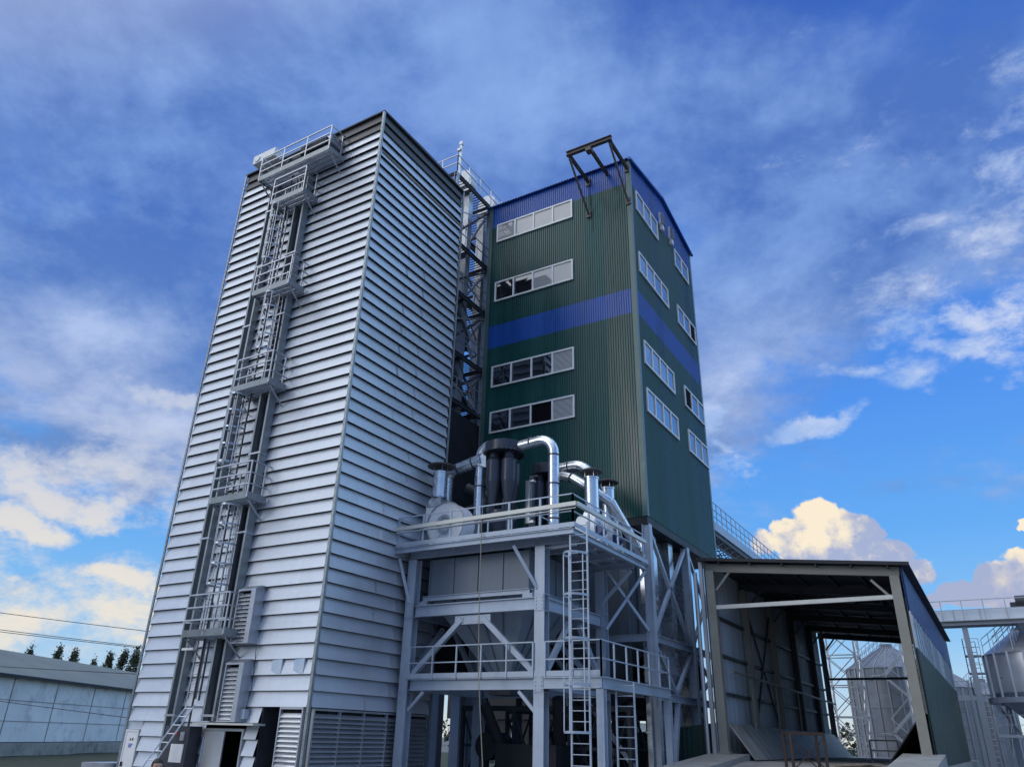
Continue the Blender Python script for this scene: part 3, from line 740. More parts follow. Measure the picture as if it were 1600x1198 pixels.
for p, q in (((.1, 3.7, 8.3), (.46, 4.05, 6.7)), ((5.2, 3.65, 8.3), (5.95, 4.05, 6.85)), ((.72, 4.15, 3.0), (1.35, 4.15, 3.6)), ((5.85, 4.15, 3.0), (5.25, 4.15, 3.6)),
             ((6.05, 4.35, 8.25), (7.3, 4.35, 8.3)), ((6.1, 8.9, 7.0), (7.4, 9.0, 8.25)), ((6.15, 9.2, 6.1), (7.35, 10.6, 8.5)), ((6.15, 9.4, 8.4), (7.35, 10.7, 6.2))):
    m = MB(); m.beam(p, q, .11, .11); m.build('knee_brace', M['frame'], hf)
# upper platform
UX0, UX1, UY0, UY1, UZ = .06, 7.62, 3.5, 10.1, 8.72
m = MB()
m.box(UX0 + .1, UX1 - .1, UY0 + .1, UY1, UZ - .06, UZ - .02)
m.hbeam((UX0, UY0, UZ - .17), (UX1, UY0, UZ - .17), .16, .20, .025); m.hbeam((UX1 - .07, UY0 + .09, UZ - .17), (UX1 - .07, UY1, UZ - .17), .16, .20, .025)
m.hbeam((UX0 + .07, UY0 + .09, UZ - .17), (UX0 + .07, UY1, UZ - .17), .16, .20, .025)
for y in (4.2, 5.6, 7.2, 9.1): m.hbeam((UX0 + .17, y, UZ - .25), (UX1 - .17, y, UZ - .25), .14, .24, .025)
for x in (1.2, 2.4, 3.6, 4.8, 6.0, 6.8): m.beam((x, UY0 + .1, UZ - .13), (x, UY1, UZ - .13), .08, .12)
up = m.build('upper_platform', M['frame'], hf)
m = MB(); m.box(UX0 - .01, UX1 + .06, UY0 - .09, UY0 - .075, UZ - .05, UZ + .11); m.box(UX1 + .06, UX1 + .075, UY0 - .09, UY1, UZ - .05, UZ + .11); m.build('toe_board', M['frame'], up)
m = MB(); railing(m, [(UX0, UY0 - .04, UZ), (UX1, UY0 - .04, UZ), (UX1, UY1 - .3, UZ)], 1.1, (1.1, .5), 1.2, .02, .06)
railing(m, [(UX0 + .05, UY0, UZ), (UX0 + .05, UY1, UZ)], 1.1, (1.1, .5), 1.3, .02, .05)
railing(m, [(3.3, 4.9, UZ), (5.4, 4.9, UZ), (5.4, 6.0, UZ)], 1.0, (1.0,), 1.0, .02, .05); m.build('railing', M['frame'], up)
m = MB(); m.beam((-.38, UY0 - .17, 9.34), (UX1 + .2, UY0 - .17, 9.42), .12, .14); m.beam((UX1 + .2, UY0 - .11, 9.42), (UX1 + .2, UY1 - .6, 9.44), .12, .14)
m.beam((-.3, UY0 - .15, 9.2), (UX1 + .17, UY0 - .15, 9.28), .03, .03)
m.build('white_channel', M['offwhite'], up, 'long pale channel running outside the railing')
# lower walkway
m = MB()
m.box(.6, 8.25, 4.02, 4.9, 3.99, 4.03); m.box(7.2, 8.25, 4.92, 10.2, 3.99, 4.03)
m.hbeam((6.25, 4.0, 3.83), (8.3, 4.0, 3.83), .18, .34, .025); m.hbeam((8.28, 4.1, 3.83), (8.28, 10.2, 3.83), .18, .34, .025); m.hbeam((7.2, 5.0, 3.83), (7.2, 10.2, 3.83), .14, .26, .025)
m.box(.7, 8.25, 3.99, 4.012, 4.032, 4.2); 
lw = m.build('lower_walkway', M['frame'], hf)
m = MB(); railing(m, [(.75, 3.98, 4.0), (5.85, 3.98, 4.0)], 1.1, (1.1, .55), 1.0, .02, .05); railing(m, [(6.3, 3.98, 4.0), (8.3, 3.98, 4.0), (8.3, 10.1, 4.0)], 1.1, (1.1, .55), 1.0, .02, .05); m.build('railing', M['frame'], lw)
for x, y in ((8.25, 4.05), (8.25, 9.9)):
    m = MB(); m.hbeam((x, y, 0), (x, y, 3.64), .24, .24, .025); m.build('post', M['frame'], hf)
# ladders
for x, y, z0, z1, c0, c1 in ((7.78, 3.55, .4, 8.8, 2.4, 7.7), (8.55, 5.2, .3, 3.9, 0, 0)):
    m = MB(); ladder(m, x, y, z0, z1, .62, .017); lo = m.build('caged_ladder', M['frame'], hf)
    if c1 > c0:
        m = MB(); cage(m, x, y, c0, c1, .4, step=1.25, bars=3); m.build('cage', M['frame'], lo)
# rope
m = MB(); m.tube([(4.05, 3.3, 9.3), (4.12, 3.28, 6), (4.2, 3.25, 4.2), (4.75, 3.1, .05)], .018, 6)
tag(m.build('rope', M['rope']), 'thin pale rope hanging from the fan platform down past the hopper', 'rope')
# hopper
hp = thing('hopper', 'big grey panelled hopper with pyramid bottom inside the steel frame', 'hopper', (3.2, 6.6, 4))
hx0, hx1, hy0, hy1 = 1.0, 5.32, 4.55, 8.7
m = MB(); m.box(hx0, hx1, hy0, hy1, 6.95, 8.34); m.build('hopper_body', M['hopper'], hp)
for k in range(5):
    x = hx0 + (hx1 - hx0) * k / 4; m = MB(); m.box(x - .025, x + .025, hy0 - .045, hy0 - .002, 6.95, 8.32); m.build('stiffener', M['hopper'], hp)
for k in range(5):
    y = hy0 + (hy1 - hy0) * k / 4; m = MB(); m.box(hx1 + .002, hx1 + .045, y - .025, y + .025, 6.95, 8.32); m.build('stiffener', M['hopper'], hp)
m = MB(); m.hbeam((hx0 - .2, hy0 - .12, 6.86), (hx1 + .12, hy0 - .12, 6.86), .14, .18, .02); m.hbeam((hx1 + .14, hy0, 6.86), (hx1 + .14, hy1, 6.86), .14, .18, .02); m.box(hx0 - .3, hx0 + .05, hy0 - .2, hy0 + .1, 6.64, 6.76); m.box(hx1 - .1, hx1 + .3, hy0 - .25, hy0 + .1, 6.64, 6.77); m.build('rim', M['frame'], hp)
m = MB(); cx, cy = 3.25, 6.6; r = .35
m.hexa([(cx - r, cy - r, 4.15), (cx + r, cy - r, 4.15), (cx + r, cy + r, 4.15), (cx - r, cy + r, 4.15), (hx0, hy0, 6.94), (hx1, hy0, 6.94), (hx1, hy1, 6.94), (hx0, hy1, 6.94)])
m.build('cone', M['cone'], hp)
m = MB()
for k in (1, 2, 3):
    t = k / 4
    a = Vector((hx0 + (hx1 - hx0) * t, hy0, 6.9)); b = Vector((cx - r + 2 * r * t, cy - r, 4.2))
    m.beam(a + Vector((0, -.03, 0)), b + Vector((0, -.03, 0)), .04, .06)
    a = Vector((hx1, hy0 + (hy1 - hy0) * t, 6.9)); b = Vector((cx + r, cy - r + 2 * r * t, 4.2))
    m.beam(a + Vector((.03, 0, 0)), b + Vector((.03, 0, 0)), .04, .06)
m.build('cone_ribs', M['hopper'], hp)
m = MB(); m.box(cx - .45, cx + .45, cy - .45, cy + .45, 3.6, 4.14); m.build('outlet', M['frame_dark'], hp)
# ---- fans with stacks
def fan(x, y, z, r, label, sx, sy, sz0, sz1, sr, capr, axis='y'):
    t = thing('blower_fan', label, 'fan', (x, y, UZ), 'white blower fans on the platform')
    m = MB(); prof = [(.001, -.4), (r, -.4), (r, .4), (.001, .4)]
    m.rev((x, y, z), prof, 36, True, axis)
    m.box(sx - .34, sx + .34, sy - .36, sy + .36, z - .1, sz0 - .45) if axis == 'y' else m.box(sx - .3, sx + .3, sy - .3, sy + .3, z - .1, sz0 - .4)
    ho = m.build('housing', M['fan'], t)
    m = MB()
    if axis == 'y':
        m.rev((x, y - .41, z), [(.30, 0), (.36, -.1), (.26, -.1), (.2, 0)], 24, True, 'y'); m.rev((x, y - .4, z), [(r, 0), (r + .03, 0), (r + .03, -.04), (r, -.04)], 36, True, 'y')
    else:
        m.rev((x + .41, y, z), [(.24, 0), (.28, .1), (.2, .1), (.16, 0)], 24, True, 'x')
    m.build('inlet_ring', M['galv'], ho)
    for s in (-1, 1):
        m = MB()
        if axis == 'y':
            for yy in (y - .42,): m.hexa([(x + s * .75 - .15, yy, UZ), (x + s * .75 + .15, yy, UZ), (x + s * .75 + .15, yy + .1, UZ), (x + s * .75 - .15, yy + .1, UZ), (x + s * .15 - .12, yy, z - .12), (x + s * .15 + .12, yy, z - .12), (x + s * .15 + .12, yy + .1, z - .12), (x + s * .15 - .12, yy + .1, z - .12)])
        else:
            m = MB(); m.hexa([(x + .42, y + s * .5 - .1, UZ), (x + .5, y + s * .5 - .1, UZ), (x + .5, y + s * .5 + .1, UZ), (x + .42, y + s * .5 + .1, UZ), (x + .42, y + s * .12 - .08, z - .1), (x + .5, y + s * .12 - .08, z - .1), (x + .5, y + s * .12 + .08, z - .1), (x + .42, y + s * .12 + .08, z - .1)])
        m.build('stand', M['fan'], t)
    m = MB(); m.hexa([(sx - .38, sy - .38, sz0 - .44), (sx + .38, sy - .38, sz0 - .44), (sx + .38, sy + .38, sz0 - .44), (sx - .38, sy + .38, sz0 - .44), (sx - sr * .8, sy - sr * .8, sz0), (sx + sr * .8, sy - sr * .8, sz0), (sx + sr * .8, sy + sr * .8, sz0), (sx - sr * .8, sy + sr * .8, sz0)])
    m.build('transition', M['duct'], t)
    m = MB(); m.rev((sx, sy, 0), [(sr, sz0 - .02), (sr, sz1)], 28)
    m.rev((sx, sy, 0), [(sr - .01, sz1), (sr - .01, sz1 - .6)], 28)
    for zz in (sz0 + .02, sz1 - .06): m.rev((sx, sy, zz), [(sr, 0), (sr + .03, .0), (sr + .03, .05), (sr, .05)], 28)
    st = m.build('exhaust_stack', M['duct'], t)
    m = MB(); m.rev((sx, sy, sz1), [(.001, .42), (capr * .5, .36), (capr, .26), (capr, .22), (.001, .3)], 28)
    m.build('rain_cap', M['hoist'], st)
    m = MB()
    for k in range(4):
        a = PI / 4 + k * PI / 2; m.beam((sx + sr * .95 * math.cos(a), sy + sr * .95 * math.sin(a), sz1 - .1), (sx + sr * .95 * math.cos(a), sy + sr * .95 * math.sin(a), sz1 + .3), .02, .02)
    m.build('cap_stay', M['galv'], st)
    m = MB()
    if axis == 'y': m.rev((x - .1, y + .5, z), [(.001, 0), (.17, 0), (.17, .45), (.001, .45)], 16, True, 'y')
    else: m.rev((x + .5, y - .45, z - .1), [(.001, 0), (.17, 0), (.17, .45), (.001, .45)], 16, True, 'y')
    m.build('motor', M['motor'], t)
    return t
fan(1.5, 5.0, 9.72, .86, 'white blower fan with round silver stack at the left end of the platform', .82, 5.0, 10.95, 12.05, .29, .56)
fan(6.55, 7.2, 9.5, .6, 'white blower fan with silver stack, the nearer of two by the right railing', 6.6, 7.2, 10.2, 11.62, .28, .46, 'x')
fan(6.55, 8.75, 9.5, .6, 'white blower fan with silver stack at the rear end of the right railing', 6.6, 8.75, 10.2, 11.62, .28, .46, 'x')
# ---- cyclones
def cyclone(x, y, zt, label, s=1.):
    t = thing('cyclone', label, 'cyclone', (x, y, UZ), 'dark cyclone separators on the platform')
    m = MB(); R_ = .8 * s
    m.rev((x, y, zt), [(.001, 0), (R_ * .9, 0), (R_, -.05), (R_, -.42), (R_ * .98, -.45), (.001, -.45)], 32)
    ho = m.build('head', M['cyclone'], t)
    m = MB()
    for k in range(28):
        a = 2 * PI * k / 28; m.box(x + (R_ + .03) * math.cos(a) - .025, x + (R_ + .03) * math.cos(a) + .025, y + (R_ + .03) * math.sin(a) - .025, y + (R_ + .03) * math.sin(a) + .025, zt - .5, zt - .42)
    m.rev((x, y, zt - .45), [(R_ - .02, 0), (R_ + .07, 0), (R_ + .07, -.03), (R_ - .02, -.03)], 32); m.build('flange', M['cyclone'], ho)
    for k in range(4):
        a = PI / 4 + k * PI / 2 + .25; c = (x + .45 * s * math.cos(a), y + .45 * s * math.sin(a), 0)
        m = MB(); m.rev(c, [(.18, zt - .46), (.2, zt - .7), (.31 * s, zt - .85), (.31 * s, zt - 1.75), (.1, zt - 3.0)], 20); m.build('cyclone_tube', M['cyclone'], t)
    m = MB(); m.rev((x, y, 0), [(.6 * s, zt - 2.95), (.62 * s, zt - 2.95), (.62 * s, zt - 3.3), (.2, UZ + .2), (.2, UZ)], 28); m.build('collector', M['cyclone'], t)
    for k in range(4):
        m = MB(); a = PI / 4 + k * PI / 2; m.beam((x + .95 * s * math.cos(a), y + .95 * s * math.sin(a), UZ), (x + .95 * s * math.cos(a), y + .95 * s * math.sin(a), zt - 3.1), .08, .08); m.build('stand_leg', M['frame_dark'], t)
    return t
cyclone(3.05, 6.3, 13.34, 'larger anthracite cyclone cluster at the front of the platform')
cyclone(3.85, 8.6, 12.95, 'smaller anthracite cyclone cluster half hidden behind the big silver duct', .82)
def duct(pts, r, label, rings=()):
    m = MB(); m.tube(pts, r, 24)
    acc = 0.
    for a, b in zip(pts, pts[1:]):
        a = Vector(a); b = Vector(b); L = (b - a).length; d_ = (b - a).normalized()
        while acc < L:
            c = a + d_ * acc; m.tube([c, c + d_ * .025], r + .008, 24, False); acc += .42
        acc -= L
    o = tag(m.build('silver_duct', M['duct']), label, 'duct', 'silver air ducts on the platform')
    for a, b in rings:
        k = MB(); k.tube([a, b], r + .02, 24); k.build('clamp_ring', M['frame_dark'], o)
    return o
xr = 5.39
duct([(3.75, 6.3, 13.12), (4.0, 6.3, 13.14), (4.75, 6.3, 13.2)] + arc((4.75, 6.3, 12.56), (0, 0, .64), (.64, 0, 0), 0, PI / 2, 7)[1:] + [(xr, 6.3, 11.5), (xr, 6.3, 10.2), (xr, 6.3, UZ - .01)], .22,
     'big silver duct bending from the front cyclone down to the right of it', [((4.3, 6.3, 13.2), (4.36, 6.3, 13.2)), ((xr, 6.3, 12.5), (xr, 6.3, 12.44)), ((xr, 6.3, 11.3), (xr, 6.3, 11.24)), ((xr, 6.3, 9.9), (xr, 6.3, 9.84))])
xl_ = 2.02
duct([(2.5, 6.15, 13.3)] + arc((2.44, 6.15, 12.88), (0, 0, .42), (-.42, 0, 0), 0, PI / 2, 6) + [(xl_, 6.15, 12), (xl_, 6.15, 10.0)] + arc((1.65, 6.15, 9.9), (.37, 0, 0), (0, 0, -.4), 0, PI / 2, 5) + [(1.35, 6.15, 9.5)], .235,
     'silver duct rising left of the front cyclone with elbows at both ends', [((xl_, 6.15, 12.75), (xl_, 6.15, 12.7)), ((xl_, 6.15, 11.6), (xl_, 6.15, 11.55)), ((xl_, 6.15, 10.2), (xl_, 6.15, 10.15))])
duct([(2.2, 5.95, 12.7), (1.8, 5.95, 12.62), (.9, 5.95, 12.42)] + arc((.9, 5.95, 12.0), (0, 0, .42), (-.42, 0, 0), .15, PI / 2, 5) + [(.48, 5.95, 11), (.48, 5.95, 9.4)], .25,
     'silver cross duct running left from the front cyclone behind the round stack', [((1.0, 5.95, 12.44), (1.06, 5.95, 12.455)), ((1.75, 5.95, 12.61), (1.8, 5.95, 12.62))])
m = MB(); m.hexa([(2.06, 5.8, 12.45), (2.06, 6.1, 12.45), (2.42, 6.25, 12.3), (2.42, 5.9, 12.3), (2.06, 5.8, 12.8), (2.06, 6.1, 12.8), (2.42, 6.25, 12.95), (2.42, 5.9, 12.95)])
tag(m.build('duct_transition', M['duct']), 'square to round silver transition on the left side of the front cyclone', 'duct')
duct([(4.4, 8.5, 12.7), (5.0, 8.5, 12.72)] + arc((5.2, 8.5, 12.0), (0, 0, .72), (.75, 0, 0), 0, PI / 2 * .9, 6) + [(6.1, 8.5, 11.3)], .24, 'upper arched silver duct leaving the rear cyclone towards the stacks', [((4.95, 8.5, 12.72), (5.0, 8.5, 12.72))])
duct([(4.5, 8.1, 12.15), (4.9, 8.05, 12.2), (5.4, 8.0, 12.0), (6.4, 8.0, 11.3), (7.0, 8.2, 10.8), (7.35, 9.3, 9.6), (7.2, 11.3, 8.6), (7.0, 12.6, 7.4)], .2, 'lower sloping silver duct passing behind the stacks and down beside the green building', [((5.3, 8.0, 12.05), (5.36, 8.0, 12.02))])
for i, (p, q, r) in enumerate((((.6, 7.2, 12.0), (1.9, 7.9, 11.4), .25), ((.4, 7.6, 11.1), (2.0, 7.6, 11.35), .22))):
    m = MB(); m.tube([p, q], r, 20); tag(m.build('dark_duct', M['frame_dark']), ('upper dark duct in the shadow behind the left stack', 'lower dark duct in the shadow behind the left stack')[i], 'duct')
m = MB(); m.rev((2.0, 8.0, 11.1), [(.001, -.5), (.55, -.5), (.55, .45), (.001, .45)], 20, True, 'x')
tag(m.build('filter_drum', M['galv']), 'pale round drum behind the left vertical duct', 'drum')
for i, (x, z0, z1, y) in enumerate(((3.9, 10.1, 11.7, 6.9), (3.45, 10.2, 12.3, 8.0))):
    m = MB(); m.box(x - .08, x + .12, y - .1, y + .1, z0, z1); m.box(x - .08, x + .3, y - .1, y + .1, z0 - .1, z0 - .002); m.box(x - .08, x + .3, y - .1, y + .1, z1 + .002, z1 + .08)
    tag(m.build('cable_tray', M['galv']), ('upright pale cable tray right of the front cyclone', 'upright pale bracket left of the rear cyclone')[i], 'tray')

# lattice machinery in the dark at ground level
lt = thing('conveyor_lattice', 'dark cross braced conveyor frames in the shadow under the hopper', 'frame', (3, 10, 0))
m = MB()
for y in (9.9, 13.5):
    for i in range(7):
        x = -.8 + i * 1.25
        m.beam((x, y, 0), (x, y, 3.4), .14, .14)
        if i < 6:
            m.beam((x, y, .1), (x + 1.25, y, 3.2), .07, .07); m.beam((x + 1.25, y, .1), (x, y, 3.2), .07, .07)
    m.beam((-.8, y, 3.3), (6.7, y, 3.3), .16, .2); m.beam((-.8, y, 1.9), (6.7, y, 1.9), .08, .1)
m.build('lattice', M['frame_dark'], lt)
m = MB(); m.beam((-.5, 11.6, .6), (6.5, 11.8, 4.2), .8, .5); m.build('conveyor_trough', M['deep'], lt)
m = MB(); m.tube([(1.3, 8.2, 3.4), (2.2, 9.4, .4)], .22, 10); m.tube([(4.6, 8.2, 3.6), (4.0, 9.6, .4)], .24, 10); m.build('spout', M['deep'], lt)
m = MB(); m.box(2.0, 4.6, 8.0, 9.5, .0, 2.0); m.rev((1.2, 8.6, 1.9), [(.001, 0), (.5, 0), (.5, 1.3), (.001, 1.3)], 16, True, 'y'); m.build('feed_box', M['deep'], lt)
m = MB(); m.beam((-.2, 12, 1.2), (-.2, 12, 2.1), .25, .25)
tag(m.build('yellow_box', M['yellow']), 'small yellow machine box glimpsed through the dark lattice', 'box')
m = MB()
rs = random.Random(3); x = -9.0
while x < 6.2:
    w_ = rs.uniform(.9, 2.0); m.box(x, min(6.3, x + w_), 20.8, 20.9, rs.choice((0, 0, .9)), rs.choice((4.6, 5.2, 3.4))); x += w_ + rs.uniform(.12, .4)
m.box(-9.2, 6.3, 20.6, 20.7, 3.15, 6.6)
m.build('dark_backdrop', M['deep'], lt)  # panels added to darken the view behind the lattice
# green sheet fence between frame and shed
m = MB(); corrugated(m, (3.0, 14, 0), (1, 0, 0), (0, -1, 0), 6.0, lambda t: 0, lambda t: 2.25 + .125 * t, .2, .03)
m.box(3.0, 9.0, 14.03, 14.06, 0, 2.2)
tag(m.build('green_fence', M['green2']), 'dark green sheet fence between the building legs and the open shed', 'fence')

# =================================================================== OPEN SHED
sd = thing('drive_through_shed', 'open fronted drive through shed with beige frame and blue and green side', 'shed', (12.7, 26, 1.6))
SX0, SX1, SY0, SY1, SF = 9.1, 16.25, 13.8, 39.5, 1.6
def rz(x): return 9.42 - (x - 8.75) * .107
ys = [13.8, 18.9, 24.0, 29.2, 34.4, 38.6]
for i, y in enumerate(ys):
    for x in (SX0, SX1):
        mt = 'shedsteel' if i < 3 else 'frame_dark'  # rear posts get a dark colour for the shade inside the shed
        if i == 0:
            m = MB(); c = .17
            m.hexa([(x - c, y - c, SF + .1), (x + c, y - c, SF + .1), (x + c, y + c, SF + .1), (x - c, y + c, SF + .1), (x - c, y - c, rz(x) - .42), (x + c, y - c, rz(x) - .42), (x + c, y + c, rz(x) - .42), (x - c, y + c, rz(x) - .42)])
            m.box(x - .25, x + .25, y - .25, y + .25, SF + .05, SF + .32)
        else:
            m = MB(); m.hbeam((x, y, SF), (x, y, rz(x) - .42), .3, .3, .03)
        m.build('post', M[mt], sd)
    m = MB()
    m.hbeam((SX0 - .2, y, rz(SX0) - .27), (SX1 + .2, y, rz(SX1) - .27), .2, .34, .03); m.build('header_beam' if i == 0 else 'rafter', M['shedsteel' if i == 0 else 'frame_dark'], sd)
    for x, s in ((SX0, 1), (SX1, -1)):
        m = MB(); m.beam((x + s * .2, y, rz(x) - 1.25), (x + s * .85, y, rz(x) - .5), .09, .09); m.build('knee_brace', M['shedsteel' if i == 0 else 'frame_dark'], sd)
m = MB(); m.beam((SX0 + .17, 13.75, 7.42), (SX1 - .17, 13.75, 7.42), .16, .16); m.build('tie_beam', M['offwhite'], sd)
m = MB(); m.beam((SX0 + .17, 38.6, 6.3), (SX1 - .17, 38.6, 6.3), .14, .14); m.build('tie_beam', M['frame_dark'], sd)
m = MB()
L_ = SX1 - SX0 + 1.0; xs0 = SX0 - .4
for a, b in ((0, L_),):
    p = lambda x, y, d: (x, y, rz(x) + d)
    m.hexa([p(xs0, SY0 - .5, -.03), p(xs0 + L_, SY0 - .5, -.03), p(xs0 + L_, SY1, -.03), p(xs0, SY1, -.03), p(xs0, SY0 - .5, .03), p(xs0 + L_, SY0 - .5, .03), p(xs0 + L_, SY1, .03), p(xs0, SY1, .03)])
m.build('roof', M['roofdark'], sd)
m = MB(); m.hexa([p(xs0 - .02, SY0 - .52, -.07), p(xs0 + L_ + .02, SY0 - .52, -.07), p(xs0 + L_ + .02, SY0 - .502, -.07), p(xs0 - .02, SY0 - .502, -.07), p(xs0 - .02, SY0 - .52, .06), p(xs0 + L_ + .02, SY0 - .52, .06), p(xs0 + L_ + .02, SY0 - .502, .06), p(xs0 - .02, SY0 - .502, .06)])
m.build('verge_trim', M['deep'], sd)
m = MB()
for k in range(6):
    x = SX0 + .5 + k * 1.3; m.beam((x, SY0 - .4, rz(x) - .09), (x, SY1 - .1, rz(x) - .09), .07, .11)
m.build('purlin', M['frame_dark'], sd)
m = MB(); corrugated(m, (SX0 - .22, SY0 - .1, 0), (0, 1, 0), (1, 0, 0), 24.6, lambda t: SF, lambda t: rz(SX0 - .22) - .04, .25, .03)
m.box(SX0 - .26, SX0 - .24, SY0 - .1, SY0 + 24.5, SF, rz(SX0 - .22) - .05); m.build('left_wall', M['shedwall'], sd)
m = MB(); m.box(SX0 - .42, SX0 - .27, SY0 - .28, SY0 - .12, SF, rz(SX0) - .05); m.build('wall_edge_trim', M['galv'], sd)
m = MB(); m.tube([(SX0 - .62, SY0 - .2, 1.7), (SX0 - .62, SY0 - .2, 8.9)], .09, 10); m.build('downpipe', M['galv'], sd)
m = MB()
for z in (7.15, 5.6, 4.1): m.beam((SX0 - .12, SY0 + .2, z), (SX0 - .12, SY0 + 24.4, z), .14, .12)
m.build('girt', M['frame_dark'], sd)
m = MB(); brace_pts = (((SX0 - .02, 19.1, 8.3), (SX0 - .02, 23.8, 2.9)), ((SX0 - .02, 23.8, 8.3), (SX0 - .02, 19.1, 2.9)))
for p_, q_ in brace_pts: m.beam(p_, q_, .08, .08)
m.build('cross_brace', M['frame_dark'], sd)
m = MB(); m.tube([(SX0 + .35, 14.6, 4.95), (SX0 + .35, 38.5, 4.75)], .06, 8)
for y in (17.5, 22, 27, 33): m.beam((SX0 + .35, y, 2.7), (SX0 + .35, y, 4.9), .07, .07)
m.build('guard_rail', M['shedsteel'], sd)
RW = 16.55
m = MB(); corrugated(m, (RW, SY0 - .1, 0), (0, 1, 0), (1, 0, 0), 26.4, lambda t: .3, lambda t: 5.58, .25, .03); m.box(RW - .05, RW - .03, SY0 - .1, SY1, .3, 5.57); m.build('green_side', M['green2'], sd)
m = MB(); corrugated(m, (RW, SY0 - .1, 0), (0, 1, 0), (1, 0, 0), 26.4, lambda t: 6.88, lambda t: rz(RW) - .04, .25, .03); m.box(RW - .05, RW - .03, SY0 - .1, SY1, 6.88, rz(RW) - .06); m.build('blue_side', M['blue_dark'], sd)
m = MB()
for k in range(22):
    y0 = SY0 - .1 + k * 1.2; j = random.uniform(-.015, .015)
    m.quad((RW + .01, y0 + .03, 5.6), (RW + .01 + j, y0 + 1.17, 5.6), (RW + .01 + j, y0 + 1.17, 6.86), (RW + .01, y0 + .03, 6.86))
sk_ = m.build('skylight_strip', M['winter'], sd)
for k in range(23):
    y0 = SY0 - .1 + k * 1.2; m = MB(); m.box(RW - .03, RW + .04, y0 - .03, y0 + .03, 5.58, 6.88); m.build('skylight_bar', M['frame'], sk_)
# tipping plates on both sides
m = MB(); 
m.hexa([(10.15, 14.1, 1.66), (10.2, 14.1, 1.66), (10.2, 37.5, 1.66), (10.15, 37.5, 1.66), (9.2, 14.1, 2.95), (9.26, 14.1, 2.97), (9.26, 37.5, 2.9), (9.2, 37.5, 2.88)])
tag(m.build('tipping_plate', M['plate']), 'worn sloping plate along the left wall inside the shed', 'plate')
m = MB(); m.hexa([(14.75, 15.2, 1.66), (14.8, 15.2, 1.66), (14.8, 34, 1.66), (14.75, 34, 1.66), (16.2, 15.2, 3.45), (16.26, 15.2, 3.45), (16.26, 34, 3.45), (16.2, 34, 3.45)])
tag(m.build('tipping_plate', M['deep']), 'dark sloping plate at the right post of the shed', 'plate')
m = MB(); m.beam((13.6, 20, 1.65), (13.6, 20, 2.5), .06, .06); m.beam((14.7, 20, 1.65), (14.7, 20, 2.5), .06, .06); m.beam((13.6, 20, 2.5), (14.7, 20, 2.5), .06, .06); m.beam((13.6, 20, 2.1), (14.7, 20, 2.1), .05, .05)
tag(m.build('pit_barrier', M['frame_dark']), 'low dark barrier on the shed floor beside the right sloping plate', 'barrier')
# rusty trestle on the ramp
tr = thing('trestle', 'rusty open steel trestle standing on the ramp in front of the shed', 'trestle', (13.1, 9.7, 1.3))
for x, y in ((12.6, 9.4), (13.55, 9.95), (12.25, 9.95), (13.2, 10.5)):
    m = MB(); m.beam((x, y, 1.2), (x, y, 2.58), .09, .09); m.build('leg', M['rust'], tr)
m = MB()
c = [(12.6, 9.4, 2.58), (13.55, 9.95, 2.58), (13.2, 10.5, 2.58), (12.25, 9.95, 2.58)]
for a, b in zip(c, c[1:] + c[:1]): m.beam(a, b, .09, .09)
m.build('top_frame', M['rust'], tr)
m = MB(); m.beam((12.6, 9.4, 1.5), (13.55, 9.95, 2.45), .03, .03); m.beam((12.6, 9.4, 2.45), (13.55, 9.95, 1.5), .03, .03); m.beam((12.25, 9.95, 2.4), (13.2, 10.5, 1.5), .03, .03); m.build('cross_brace', M['rust'], tr)
m = MB()
for k in range(7):
    a = R(20 + k * 9); x, y = 13.9 + k * .1, 11.8 + (k % 3) * .18; z = 1.6 + (k // 3) * .05 + .02 * (k % 3)
    d = Vector((math.cos(a), math.sin(a) * .5, .01 * (k % 2))); m.beam(Vector((x, y, z)) - d * .95, Vector((x, y, z)) + d * .95, .18, .035)
tag(m.build('board_pile', M['wood'], None), 'loose pile of weathered boards at the mouth of the shed', 'board pile')

# =================================================================== GALLERY BEHIND
ga = thing('conveyor_gallery', 'high conveyor gallery with railings running back from the green building above the shed roof', 'gallery', (7, 22, 0))
gx, y0, y1, gz = 5.1, 20.7, 75., 15.2
m = MB(); m.box(gx - 1.0, gx - .1, y0, y1, gz - .75, gz - .02); m.build('trough', M['frame_dark'], ga)
m = MB(); m.box(gx - .1, gx + .02, y0, y1, gz - .45, gz + .12); m.build('side_beam', M['frame'], ga)
for xx in (gx, gx - 1.6):
    m = MB(); railing(m, [(xx, y0, gz), (xx, y1, gz)], 1.4, (1.4, .9, .45), 1.15, .022, .05); m.build('railing', M['frame'], ga)
m = MB()
for k in range(40):
    ya = y0 + (y1 - y0) * k / 40; yb = y0 + (y1 - y0) * (k + 1) / 40
    for xx in (gx - .2, gx - 1.0): m.beam((xx, ya, gz - .8), (xx, yb, gz - 1.3), .05, .05); m.beam((xx, ya, gz - 1.3), (xx, yb, gz - .8), .05, .05)
    m.beam((gx - .2, ya, gz - 1.3), (gx - 1.0, ya, gz - 1.3), .06, .06)
for xx in (gx - .2, gx - 1.0): m.beam((xx, y0, gz - 1.32), (xx, y1, gz - 1.32), .08, .08)
m.build('truss', M['frame_dark'], ga)
for yy in (34, 50, 66):
    m = MB(); m.beam((gx - .6, yy, 0), (gx - .6, yy, gz - 1.36), .35, .35); m.build('pylon', M['frame'], ga)

